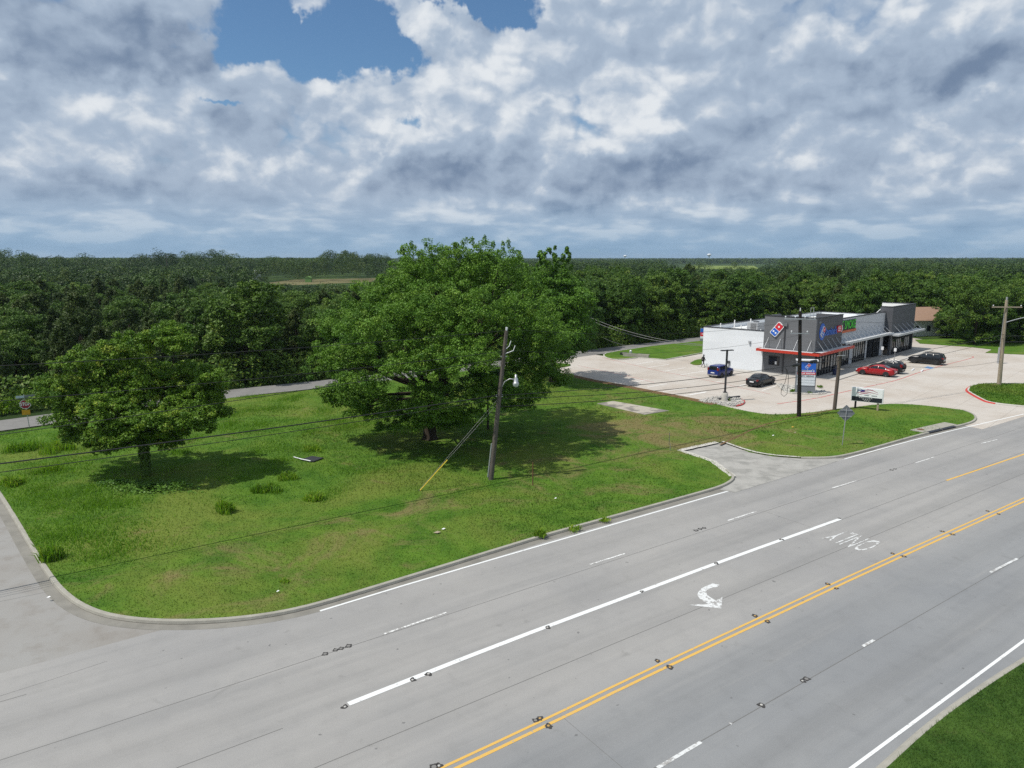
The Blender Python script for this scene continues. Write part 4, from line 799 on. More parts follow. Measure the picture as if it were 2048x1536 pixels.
ext = (Rw-Mw).normalized()*45
cable(Rw+Vector((0, 0, fixz(2003, 672, Rw)-.1)), Rw+ext+Vector((0, 0, 6.0)), .6, .02, 'black cable leaving the pale pole out of frame'); cable(Rw+Vector((0, 0, fixz(2003, 684, Rw)-.1)), Rw+ext+Vector((0, 0, 5.4)), .6, .02, 'lower black cable leaving the pale pole out of frame')
# splice cases hung on the cables beside the dark pole
a = Mw+Vector((0, -.2, 0)); a.z = fixz(1602, 727, a); k_ = (S0-a).normalized(); m_ = MB(); m_.tube([a+k_*1.0, a+k_*1.2, a+k_*2.0, a+k_*2.2], [.05, .16, .16, .05], 10); tag(m_.build('splice_case', 'wire'), 'black splice case on the cable right of dark pole', 'splice case')
q = Mw+Vector((0, -.2, 0)); q.z = fixz(1594, 727, q); k_ = (pC+vC*.575-q).normalized(); k_.z -= .05; m_ = MB(); m_.tube([q+k_*.6, q+k_*.8, q+k_*1.7, q+k_*1.9], [.05, .15, .15, .05], 10); tag(m_.build('splice_case', 'wire'), 'black splice case on the cable left of dark pole', 'splice case')
q = Mw+Vector((-1.35, -.4, 0)); lpz = [GY(u, v, q.y) for u, v in [(1571, 735), (1574, 748), (1570, 765), (1563, 778), (1562, 788), (1568, 793), (1574, 788), (1576, 770), (1577, 752), (1573, 738), (1575, 742)]]
m_ = MB(); m_.tube([Vector((p[0], p[1], z)) for (p, z) in zip([(p.x, p.y) for p in lpz], [p.z for p in lpz])], .022, 6); tag(m_.build('cable_loop', 'wire'), 'slack loop of cable hanging beside the dark pole', 'cable loop')
# guys
gA = G(836, 986); gA.z = .1
cable(pC+vC*.56, gA, .0, .011, 'left guy strand from leaning pole to the ground', 'strand', 4); cable(pC+vC*.525, gA+Vector((.08, .05, 0)), .0, .011, 'right guy strand from leaning pole to the ground', 'strand', 4)
gp = gA+Vector((.08, .05, 0)); gd = (pC+vC*.525-gp); m_ = MB(); m_.tube([gp+gd*.01, gp+gd*.345], .042, 8); tag(m_.build('guy_guard', 'yguard'), 'yellow plastic guard on the lower guy strand', 'guy guard')
# service drops behind, from the back road poles to the shop
t8, v8 = pole((7.5, 119, 0), (7.5, 119, 9.5), .16, .11, 'poledark', 'dark pole standing in the woods edge by the back road')
w0 = Vector((7.5, 119, 9.0)); cable(GY(1178, 634, 119), BC+E1*1.0+E2*16+Vector((0, 0, 3.0)), .9, .035, 'upper pale service cable coming down to the shop', 'strand'); cable(GY(1180, 640, 119), BC+E1*1.6+E2*16.1+Vector((0, 0, 2.8)), 1.0, .03, 'lower pale service cable coming down to the shop', 'strand'); cable(GY(1205, 675, 119), GY(1275, 694, 117), .3, .025, 'short pale guy strand beside the back road', 'strand')

# ------------------------------------------------------------------ signs
# pylon sign
ms = G(1609, 786); pyl = thing('pylon_sign', 'tall pylon sign with blue logo panel and blank white panels', 'sign', (ms.x, ms.y, .1), R(-12))
pyl.rotation_euler.z = R(-14)
m_ = MB(); m_.box((-1.08, -.32, 0), (1.08, .32, 3.72)); m_.build('pillar', 'sgrey', pyl)
m_ = MB(); m_.box((-1.15, -.40, 3.722), (1.22, .44, 3.86)); m_.build('cap', 'whitemetal', pyl)
PF = Matrix(((1, 0, 0, 0), (0, 0, -1, -.322), (0, 1, 0, 0), (0, 0, 0, 1)))
m_ = MB(); m_.prism([(-.98, 2.42), (.98, 2.42), (.98, 3.52), (-.98, 3.52)], 0, .05, 0, PF); m_.prism([(-.98, 2.14), (.98, 2.14), (.98, 2.415), (-.98, 2.415)], 0, .05, 1, PF); pn = m_.build('logo_panel', ['sblue', 'sred'], pyl)
tile('emblem', pn, .12, 3.12, .30, PF @ Matrix.Translation((0, 0, .052)), .02)
m_ = MB(); add_text(m_, "Domino's", .46, PF @ Matrix.Translation((0, 2.59, 0)), 0, .95, .95, .055, .012); add_text(m_, 'PICK-UP WINDOW', .21, PF @ Matrix.Translation((0, 2.275, 0)), 0, 1.0, 1.0, .055, .01); m_.build('lettering', 'swhite', pn)
for z0 in (1.82, 1.50, 1.18, .86): m_ = MB(); m_.prism([(-.98, z0), (.98, z0), (.98, z0+.29), (-.98, z0+.29)], 0, .05, 0, PF); bp_ = m_.build('blank_panel' if z0 < 1.8 else 'hiring_panel', 'panel', pyl); hp_ = bp_ if z0 > 1.8 else hp_
m_ = MB(); add_text(m_, 'NOW HIRING', .24, PF @ Matrix.Translation((0, 1.96, 0)), 0, 1.1, 1, .055, .008); m_.build('lettering', 'sblack', hp_)
m_ = MB(); m_.prism([(-.95, 3.55), (.95, 3.55), (.95, 3.70), (-.95, 3.70)], 0, .03, 0, PF); m_.build('header_panel', 'sblack', pyl)
# small panel sign far side
ps = G(1403, 683); sg_ = thing('panel_sign', 'small blue and red panel sign on posts behind the white wall', 'sign', (ps.x, ps.y, .1), R(-30)); m_ = MB(); m_.box((-.9, -.15, 0), (.9, .15, 2.7)); m_.build('pillar', 'sgrey', sg_); sg_.scale = (.72, .8, .9); sg_.location.x += .35
PS = Matrix(((1, 0, 0, 0), (0, 0, -1, -.152), (0, 1, 0, 0), (0, 0, 0, 1))); m_ = MB(); m_.prism([(-.8, 1.8), (.8, 1.8), (.8, 2.6), (-.8, 2.6)], 0, .04, 0, PS); m_.prism([(-.8, 1.0), (.8, 1.0), (.8, 1.79), (-.8, 1.79)], 0, .04, 1, PS); m_.prism([(-.5, 1.4), (.5, 1.4), (.5, 1.55), (-.5, 1.55)], .041, .05, 2, PS); m_.prism([(-.8, .5), (.8, .5), (.8, .99), (-.8, .99)], 0, .04, 3, PS); m_.build('sign_face', ['sblue', 'sred', 'swhite', 'panel'], sg_)
# white board sign with flag swoosh
bs = G(1732, 821); bd = thing('board_sign', 'white board sign with flag swoosh and dark lower band on two posts', 'sign', (bs.x, bs.y, .1), R(-36))
for x, m in ((-1.05, 'poledark'), (1.05, 'polepale')): m_ = MB(); m_.box((x-.09, -.05, 0), (x+.09, .07, .95 if x < 0 else 1.0)); m_.build('post', m, bd)
m_ = MB(); m_.box((-1.5, -.12, .8), (1.5, .12, 2.25)); cb = m_.build('cabinet', 'whitemetal', bd)
BF = Matrix(((1, 0, 0, 0), (0, 0, -1, -.122), (0, 1, 0, 0), (0, 0, 0, 1)))
m_ = MB(); m_.prism([(-1.42, .86), (1.42, .86), (1.42, 1.30), (-1.42, 1.30)], 0, .02, 0, BF); m_.prism([(-1.42, 1.32), (1.42, 1.32), (1.42, 2.19), (-1.42, 2.19)], 0, .02, 1, BF); m_.build('sign_face', ['sblack', 'swhite'], bd)
m_ = MB()
def arc(x0, z0, x1, z1_, bow, w, m):
    n = 10; up = []; dn = []
    for i in range(n+1):
        f = i/n; x = x0+(x1-x0)*f; z = z0+(z1_-z0)*f+bow*math.sin(math.pi*f*1.15); t_ = w*(.35+.65*math.sin(math.pi*min(1, f+.15))); up.append((x, z+t_/2)); dn.append((x, z-t_/2))
    m_.prism(up+dn[::-1], .021, .027, m, BF)
arc(-.95, 2.02, -.28, 1.98, .10, .06, 0); arc(-1.0, 1.85, -.25, 1.86, .10, .08, 0); m_.prism([(-.68, 1.80), (-.25, 1.86), (-.24, 2.08), (-.55, 2.05)], .021, .026, 0, BF)
arc(-.25, 2.03, 1.0, 1.92, .12, .09, 1); arc(-.95, 1.68, 1.0, 1.78, .14, .08, 1); arc(-.75, 1.52, .35, 1.70, .09, .08, 1); m_.build('flag_swoosh', ['navy', 'flagred'], cb)
m_ = MB()
for i, (x, w) in enumerate(((-.25, .11), (-.12, .09), (-.02, .12), (.12, .07), (.42, .12), (.56, .09), (.67, .1), (.79, .12))): m_.prism([(x, 1.46), (x+w, 1.46), (x+w, 1.56), (x, 1.56)], .021, .024, 0, BF)
for x0, x1, z in ((-.75, .5, 1.20), (-.4, .3, 1.06), (-.25, .2, .93)):
    x = x0
    while x < x1: w = random.uniform(.06, .16); m_.prism([(x, z), (x+w, z), (x+w, z+.035), (x, z+.035)], .021, .024, 1, BF); x += w+random.uniform(.05, .10)
m_.build('worn_lettering', ['sgrey', 'swhite'], cb)
# diamond sign seen from behind
ds = G(1684, 893); dm = thing('road_sign', 'bare grey back of a diamond road sign beside the kerb', 'road sign', (ds.x, ds.y, .1), R(-8))
m_ = MB(); m_.tube([(0, 0, 0), (.12, 0, 3.2)], .04, 8); m_.build('post', 'galv', dm); m_ = MB(); m_.box((-.5, -.02, -.5), (.5, .0, .5), 0, Matrix.Translation((.115, .06, 2.75)) @ Matrix.Rotation(R(45), 4, 'Y')); m_.build('plate', 'signback', dm); m_ = MB(); m_.box((-.42, -.01, 2.98), (.58, .035, 3.04)); m_.box((-.4, -.01, 2.45), (.55, .035, 2.5)); m_.build('brace', 'galv', dm)
# stop sign
ss = G(59, 857); sp_ = thing('stop_sign', 'red stop sign with street plates and orange plate under it at the back road', 'road sign', (ss.x, ss.y, .1), R(28))
m_ = MB(); m_.tube([(0, 0, 0), (-.12, 0, 3.1)], .035, 8); m_.build('post', 'galv', sp_)
SF = Matrix(((1, 0, 0, -.1), (0, 0, -1, -.05), (0, 1, 0, 0), (0, 0, 0, 1)))
oc = [(.46*math.cos(R(22.5+45*i)), 2.22+.46*math.sin(R(22.5+45*i))) for i in range(8)]; oi = [(.42*math.cos(R(22.5+45*i)), 2.22+.42*math.sin(R(22.5+45*i))) for i in range(8)]
m_ = MB(); m_.prism(oc, 0, .015, 0, SF); m_.prism(oi, .0155, .018, 1, SF); add_text(m_, 'STOP', .42, SF @ Matrix.Translation((0, 2.22, 0)), 0, .72, 1.0, .020, .012); m_.build('stop_plate', ['swhite', 'stopred'], sp_)
m_ = MB(); m_.prism([(-.32, 1.22), (.32, 1.22), (.32, 1.68), (-.32, 1.68)], 0, .015, 0, SF); m_.build('warning_plate', 'orange', sp_)
m_ = MB(); m_.box((-.75, -.03, 2.80), (-.14, -.01, 3.02)); m_.build('street_plate', 'street', sp_); m_ = MB(); m_.box((-.12, .0, 2.80), (.75, .02, 3.05)); m_.build('street_plate', 'signback', sp_)

# ------------------------------------------------------------------ small things on the lot and grass
lb = G(1449, 803); ll = thing('lot_lamp', 'car park lamp with two flat heads on a concrete footing', 'street lamp', (lb.x, lb.y, 0))
m_ = MB(); m_.lathe([(.34, 0), (.34, .95), (.30, 1.0), (0, 1.0)], 16); m_.build('footing', 'paleold', ll); m_ = MB(); m_.box((-.09, -.09, 1.0), (.09, .09, 5.75)); m_.box((-.2, -.2, 1.001), (.2, .2, 1.08)); m_.build('shaft', 'dark', ll)
for sx in (-1, 1): m_ = MB(); m_.box((.09, -.17, 5.62), (.75, .17, 5.72), 0, Matrix.Rotation(R(20), 4, 'Z') @ Matrix.Scale(sx, 4, (1, 0, 0))); m_.build('lamp_head', 'dark', ll)
isl = smooth_line([z1(x, y) for x, y in [(90, 1320), (200, 1285), (300, 1268), (420, 1258), (560, 1275), (625, 1310), (640, 1335), (610, 1362), (540, 1380), (420, 1375), (250, 1352), (150, 1338)]], 1)
plateau('rock_bed', isl, .10, 'paleold', 'pale gravel bed round the lamp footing')
mb = MB(); strip(mb, smooth_line([z1(600, 1295), z1(638, 1320), z1(632, 1345), z1(600, 1365), z1(540, 1375)], 1), .28, .106); sweep(mb, smooth_line([z1(600, 1292), z1(645, 1320), z1(638, 1348), z1(605, 1370), z1(540, 1382)], 1), [(0, .012), (.03, .107)]); tag(mb.build('kerb_paint', 'redkerb'), 'red painted kerb end of the gravel bed', kind='structure')
m_ = MB(); m_.box((-1.6, -.12, 0), (1.6, .12, .16)); wsx = m_.build('wheel_stop', 'dark'); p_ = z1(460, 1292); wsx.location = (p_[0], p_[1], .11); wsx.rotation_euler = (0, 0, R(28)); tag(wsx, 'dark plank lying beside the lamp footing', 'plank')
def rocks(name, poly, n, label, z, r0=.06, r1=.2):
    P = np.array(poly); lo, hi = P.min(0), P.max(0); q = rng.uniform(lo, hi, (n*4, 2)); q = q[inside(q, poly)][:n]; V = []; Fc = []
    oct_ = np.array([(1, 0, 0), (0, 1, 0), (-1, 0, 0), (0, -1, 0), (0, 0, .8), (0, 0, -.3)], float); tri = [(0, 1, 4), (1, 2, 4), (2, 3, 4), (3, 0, 4), (1, 0, 5), (2, 1, 5), (3, 2, 5), (0, 3, 5)]
    for i, (x, y) in enumerate(q):
        r = rng.uniform(r0, r1); V.append(oct_*rng.uniform(.6, 1.2, (6, 3))*r+(x, y, z)); Fc.append(np.array(tri)+6*i)
    me = np_mesh(name, np.concatenate(V), np.concatenate(Fc), ['rock']); o = bpy.data.objects.new(name, me); C.objects.link(o); tag(o, label, kind='stuff')
rocks('gravel', isl, 420, 'pale broken rock spread over the lamp bed', .11)
pis = smooth_line([z1(x, y) for x, y in [(1000, 1105), (1240, 1135), (1500, 1160), (1640, 1215), (1560, 1240), (1380, 1238), (1150, 1228), (1090, 1190)]], 1)
plateau('rock_bed', pis, .09, 'paleold', 'gravel island under the pylon sign'); rocks('gravel', pis, 260, 'pale broken rock round the foot of pylon sign', .1, .05, .16)
# storm drain in the kerb
dr = [G2(1852, 866.5), G2(1906, 854)]; dv = Vector((dr[1][0]-dr[0][0], dr[1][1]-dr[0][1], 0)); dl_ = dv.length; dn_ = thing('storm_drain', 'concrete storm drain inlet with dark openings in the kerb', 'storm drain', (dr[0][0], dr[0][1], 0), math.atan2(dv.y, dv.x))
m_ = MB(); m_.box((-.6, -.05, .10), (dl_+.6, 1.1, .18)); m_.build('slab', 'kerb', dn_)
for i in (0, 1): m_ = MB(); m_.box((i*dl_/2+.05, -.30, .015), ((i+1)*dl_/2-.1, -.052, .152)); m_.build('opening', 'sblack', dn_)
m_ = MB(); m_.prism([(.25+.32*math.cos(R(a)), .65+.32*math.sin(R(a))) for a in range(0, 360, 24)], .181, .195); m_.build('lid', 'rust', dn_)
# stakes, litter, debris
def stake(u, v, h, m, label, r=.035, lean=0): p = G(u, v); m_ = MB(); m_.tube([(0, 0, 0), (lean, 0, h)], r, 6); o = m_.build('stake', m, loc=(p.x, p.y, .1)); tag(o, label, 'stake')
stake(1065.5, 974, 1.65, 'rust', 'thin rusty stake right of the leaning pole', .04); stake(1338, 893, 1.1, 'strand', 'thin grey stake in dry grass left of driveway stub', .025); stake(1340, 904, .6, 'galv', 'short wire stake at the corner of driveway stub', .02)
db = G(618, 921); dbt = thing('debris_panel', 'dark panel with white edge strip lying in the grass', 'debris', (db.x, db.y, .14), R(-28)); m_ = MB(); m_.box((-.2, -.55, 0), (1.0, .55, .08)); m_.build('panel', 'trim', dbt); m_ = MB(); m_.tube([(-1.3, -.3, .05), (-.2, -.6, .1), (.8, -.65, .1)], .045, 5); m_.build('edge_strip', 'whitemetal', dbt)
def litter(u, v, m, s, label): p = G(u, v); m_ = MB(); m_.add([(-s, 0, 0), (s*.2, -s*.5, .02), (s, .1*s, .05), (.1*s, s*.6, .06), (0, 0, .12*s+.05)], [(0, 1, 4), (1, 2, 4), (2, 3, 4), (3, 0, 4)]); o = m_.build('litter', m, loc=(p.x, p.y, .17)); tag(o, label, 'litter')
litter(874, 1071, 'polepale', .22, 'crumpled tan litter in the grass'); litter(887, 1064, 'whitemetal', .12, 'white scrap just right of the tan litter'); litter(1111, 1002, 'whitemetal', .09, 'white scrap near the rusty stake'); litter(1585, 858, 'orange', .13, 'orange scrap in the grass before dark pole'); litter(1546, 875, 'whitemetal', .1, 'white scrap above the driveway stub'); litter(98, 1202, 'whitemetal', .10, 'white scrap on the side street'); litter(1590, 869, 'polepale', .1, 'tan scrap in the grass above the kerb')
litter(556, 1190, 'whitemetal', .08, 'tiny white scrap near the corner kerb')
hy = G(1261, 712); hyd = thing('fire_hydrant', 'small white topped hydrant beside a green box on the back lawn', 'hydrant', (hy.x, hy.y, .1)); m_ = MB(); m_.lathe([(.2, 0), (.16, .1), (.15, .6), (.2, .65), (.16, .8), (0, .9)], 12); m_.build('barrel', 'whitemetal', hyd); m_ = MB(); m_.tube([(-.26, 0, .5), (.26, 0, .5)], .08, 8); m_.build('nozzle', 'galv', hyd)
ub = G(1253, 711); m_ = MB(); m_.box((-.7, -.25, 0), (.4, .25, .34)); m_.prism([(-.72, -.27), (.42, -.27), (.42, .27), (-.72, .27)], .341, .38); o = m_.build('utility_box', 'dark', loc=(ub.x-.3, ub.y+.2, .1)); tag(o, 'low dark green utility box left of the hydrant', 'utility box')
hwp = G(1300, 716.5); m_ = MB(); m_.box((-2.2, -.15, 0), (2.0, .15, .5)); m_.box((-2.35, -.15, .501), (2.1, .18, .6)); o = m_.build('headwall', 'kerb', loc=(hwp.x-2, hwp.y+.8, .02)); o.rotation_euler = (0, 0, R(-28)); tag(o, 'low concrete headwall at the edge of the back lawn', 'headwall')
wp = [G(1700+x/9.752, 700+y/9.752) for x, y in ((1050, 365), (1225, 392), (1405, 412))]
ws0 = None
for i, p in enumerate(wp):
    m_ = MB(); m_.prism([(-.95, -.09), (.95, -.09), (.9, .0), (.95, .09), (-.95, .09)], 0, .12); o = m_.build('wheel_stop', 'whitemetal', loc=(p.x, p.y, .012)); o.rotation_euler = (0, 0, R(52)); tag(o, ['white wheel stop next to the off-roader', 'white wheel stop in the middle of the three', 'white wheel stop next to the blue bay marking'][i], 'wheel stop', 'wheel stops in the front bays')
for i in range(5):
    m_ = MB(); m_.box((-.9, -.08, 0), (.9, .08, .13)); x, y = B2(47.8+2.7*i, 13.4); o = m_.build('wheel_stop', 'whitemetal', loc=(x, y, .012)); o.rotation_euler = (0, 0, A); tag(o, 'pale wheel stop at the lawn edge of the far bays', 'wheel stop', 'wheel stops of the far bays')
for (x, y, lab) in ((1762.5, 722.5, 'thin sign post with small plate before the glazed front'), (1788, 726, 'thin sign post with small plate between the two black cars')):
    p = G(x, y); t = thing('bay_sign', lab, 'sign post', (p.x, p.y, .01)); m_ = MB(); m_.tube([(0, 0, 0), (0, 0, 2.3)], .04, 8); m_.build('post', 'galv', t); m_ = MB(); m_.box((-.17, -.055, 1.75), (.17, -.041, 2.25), 0, Matrix.Rotation(R(-30), 4, 'Z')); m_.build('plate', 'swhite', t)
p = B2(4.3, -1.2); t = thing('litter_bin', 'dark navy bin standing before the shaded glass front', 'bin', (p[0], p[1], .13)); m_ = MB(); m_.lathe([(.28, 0), (.34, .95), (.36, 1.0)], 14); m_.build('bin_body', 'bluebin', t); m_ = MB(); m_.lathe([(.38, 1.0), (.36, 1.12), (.2, 1.25), (0, 1.28)], 14); m_.build('lid', 'dark', t)

# road studs with their tar rings
stud_pts = [('y', [(1080, 1437), (1097, 1452), (1315, 1322), (1340, 1335), (1510, 1232), (1535, 1243), (1655, 1168), (1673, 1177), (1785, 1107), (1808, 1113), (1885, 1063), (1905, 1069), (1975, 1022), (1997, 1028)]), ('w', [(690, 1414), (825, 1360), (857, 1348), (1095, 1255), (1283, 1183), (1432, 1127), (1563, 1079), (1678, 1037), (1605, 1362), (1523, 1410), (878, 1532)]), ('t', [(650, 1308), (682, 1297), (671, 1300), (697, 1292), (1392, 1061), (1400, 1058), (1408, 1056), (1071, 1441), (1613, 1358), (868, 1534), (1783, 940), (1790, 938)])]
protos = {}
for kd, lab in (('y', 'amber road stud ringed with dark tar beside the yellow line'), ('w', 'white road stud ringed with dark tar beside a white line'), ('t', 'bare dark tar spot where a road stud came off')):
    t = thing('road_stud', lab, 'road stud', (0, 0, 0), 0, {'y': 'studs along the yellow line', 'w': 'studs along the white lines', 't': 'tar spots along the lanes'}[kd])
    m_ = MB(); pr = [(.09*math.cos(R(a)), .09*math.sin(R(a))) for a in range(0, 360, 30)]
    m_.prism([(random.uniform(.10, .19)*math.cos(R(a)), random.uniform(.08, .15)*math.sin(R(a))) for a in range(0, 360, 24)], 0, .006); m_.build('tar_ring', 'tar', t)
    m_ = MB(); m_.lathe([(.048, .006), (.045, .016), (.028, .022), (0, .024)] if kd != 't' else [(.07, .006), (.06, .0075), (0, .008)], 12); m_.build('button', {'y': 'amber', 'w': 'dirtywhite', 't': 'asphalt'}[kd], t)
    protos[kd] = t
for kd, pts in stud_pts:
    for i, (u, v) in enumerate(pts):
        p = G(u, v); sc_ = random.uniform(.85, 1.15)
        if i == 0: protos[kd].location = (p.x, p.y, .006); protos[kd].rotation_euler.z = 1
        else: dup(protos[kd], (p.x, p.y, .006), random.uniform(0, 6), (sc_, sc_, 1))

# ------------------------------------------------------------------ far landmarks
def water_tower(u, D, hz, label):
    p = GY(u, 517, D); t = thing('water_tower', label, 'water tower', (p.x, p.y, 0)); m_ = MB(); m_.lathe([(4, 0), (2.6, 4), (2.2, hz-12), (4, hz-9)], 14); m_.build('column', 'tower', t); m_ = MB(); m_.lathe([(4, hz-9), (9, hz-6.5), (11, hz-3), (9, hz+.5), (4, hz+2.5), (0, hz+3)], 16); m_.build('tank', 'tower', t)
water_tower(1250, 4300, 33, 'faint white water tower on the horizon above the big tree side'); water_tower(1418, 3500, 36, 'white water tower on the horizon above the green field')
p = GY(617, 559, 478); t = thing('block', 'small pale green block at the far edge of the tan field', 'block', (p.x, p.y, -.05), R(5)); m_ = MB(); m_.box((-1.9, -2, 0), (1.9, 2, 3.2)); m_.build('wall', 'greenblock', t); m_ = MB(); m_.add([(-2.1, -2.2, 3.15), (2.1, -2.2, 3.15), (2.1, 2.2, 3.15), (-2.1, 2.2, 3.15), (0, -2.2, 3.9), (0, 2.2, 3.9)], [(0, 1, 4), (2, 3, 5), (1, 2, 5, 4), (3, 0, 4, 5), (3, 2, 1, 0)]); m_.build('roof', 'greenblock', t)  # pale green gabled block standing where a clearing shows between trees
p = GY(514, 538, 486); t = thing('barn', 'far white roofed barn between trees under the skyline', 'barn', (p.x, p.y, 4.6), R(20)); t.scale = (.55, .55, .7); m_ = MB(); m_.box((-4, -3, -5), (4, 3, 2.6)); m_.build('wall', 'house', t); m_ = MB(); m_.add([(-4.4, -3.4, 2.5), (4.4, -3.4, 2.5), (4.4, 3.4, 2.5), (-4.4, 3.4, 2.5), (-4.4, 0, 4.4), (4.4, 0, 4.4)], [(0, 1, 5, 4), (2, 3, 4, 5), (1, 2, 5), (3, 0, 4), (3, 2, 1, 0)]); m_.build('roof', 'whitemetal', t)
p = GY(333, 520, 430); tF, vF = pole((p.x, p.y, 0), (p.x, p.y, 17.5), .2, .15, 'polewood', 'distant thin pole sticking out of the far woods on the left'); xarm(tF, vF+Vector((0, 0, -.8)), 2.2, 0, 'polewood', 2)

# ------------------------------------------------------------------ vegetation
def unit(v): return v/np.maximum(1e-6, np.linalg.norm(v, axis=1, keepdims=True))
def leaf_quads(P, N, size, asp=.55):
    """one folded rhombus of foliage per point: P centres, N facing, size length"""
    n = len(P); r = unit(rng.normal(size=(n, 3))); U = unit(np.cross(N, r)); W = unit(np.cross(N, U)); s = size[:, None]
    V = np.stack([P-U*s*.5, P-W*s*asp*.5-N*s*.08, P+U*s*.5, P+W*s*asp*.5-N*s*.08], 1).reshape(-1, 3)
    return V, np.arange(4*n).reshape(n, 4)
def clump_leaves(cl, per, size, flat=.75, up=.35):
    """cl rows: x y z rx rz tint ; leaves sit in the outer shell of each clump"""
    k = len(cl); n = per*k; c = np.repeat(cl, per, 0); d = unit(rng.normal(size=(n, 3))+(0, 0, up)); rr = rng.uniform(.35, 1., n)**.5
    jag = 1+.22*np.sin(d[:, 0]*7+c[:, 0]*5)*np.sin(d[:, 1]*6+c[:, 1]*4)+rng.normal(0, .07, n)
    P = c[:, :3]+d*(rr*jag)[:, None]*np.stack([c[:, 3], c[:, 3], c[:, 4]], 1)
    N = unit(d*.55+rng.normal(size=(n, 3))*.55+(0, 0, .45)); s = size*rng.uniform(.6, 1.35, n); T = np.clip(c[:, 5]+rng.normal(0, .12, n), 0, 1)
    V, Fq = leaf_quads(P, N, s); return V, Fq, T
def limb(mb, a, b, r0, r1, bend=.15, n=7):
    a = Vector(a); b = Vector(b); L = (b-a).length; o = Vector((random.uniform(-1, 1), random.uniform(-1, 1), random.uniform(-.3, .9)))*L*bend; pts = []
    for i in range(n):
        f = i/(n-1); pts.append(a.lerp(b, f)+o*math.sin(math.pi*f)*.8+Vector((random.uniform(-1, 1), random.uniform(-1, 1), 0))*L*.012)
    mb.tube(pts, [r0+(r1-r0)*i/(n-1) for i in range(n)], 7)
def make_tree(name, clumps, per, size, leaf, trunk_h, r0, label=None, cat='tree', loc=(0, 0, 0), group=None, limbs=14, flare=1.5, lean=(0, 0), ivy=False):
    t = thing(name, label, cat, loc, 0, group); V, Fq, T = clump_leaves(clumps, per, size)
    me = np_mesh('crown', V, Fq, [leaf], T); cr = bpy.data.objects.new('crown', me); C.objects.link(cr); cr.parent = t
    mb = MB(); top = Vector((lean[0], lean[1], trunk_h)); mb.tube([(0, 0, -.2), (0, 0, .25), (lean[0]*.3, lean[1]*.3, trunk_h*.45), top], [r0*flare, r0*1.08, r0*.85, r0*.7], 12)
    idx = np.argsort(-clumps[:, 3])[:limbs*3]; random_idx = list(idx); random.shuffle(random_idx)
    for i in random_idx[:limbs]: c = clumps[i]; limb(mb, top-Vector((0, 0, random.uniform(0, trunk_h*.25))), (c[0], c[1], c[2]-c[4]*.2), r0*.30, r0*.07)
    mb.build('trunk', 'bark', t)
    if ivy is not False:
        n = ivy; z = rng.uniform(.05, trunk_h*1.05, n); a = rng.uniform(0, 6.28, n); rr = r0*1.15+rng.uniform(0, .17, n)*(.3+z/trunk_h); P = np.stack([rr*np.cos(a), rr*np.sin(a), z], 1); N = unit(np.stack([np.cos(a), np.sin(a), np.full(n, .3)], 1)+rng.normal(0, .4, (n, 3))); V, Fq = leaf_quads(P, N, rng.uniform(.10, .22, n), .8)
        me = np_mesh('ivy', V, Fq, ['wood'], rng.uniform(.2, .9, n)); o = bpy.data.objects.new('ivy', me); C.objects.link(o); o.parent = t
    return t
def fill_ellipsoids(ell, n, rc, base_t, shell=.55, wp=.67):
    """clumps scattered through the outer part of the given ellipsoids (x,y,z,rx,ry,rz)"""
    e = np.array(ell); w = (e[:, 3]*e[:, 4]*e[:, 5])**wp; k = rng.choice(len(e), n, p=w/w.sum()); d = unit(rng.normal(size=(n, 3))); d[:, 2] = np.where(d[:, 2] < -.5, -d[:, 2]*.4, d[:, 2]); d = unit(d)
    r = rng.uniform(shell, 1, n); P = e[k, :3]+d*r[:, None]*e[k, 3:6]; R_ = rng.uniform(rc*.6, rc*1.3, n); T = np.clip(base_t+rng.normal(0, .17, n), 0, 1)
    return np.column_stack([P, R_, R_*rng.uniform(.55, .85, n), T])
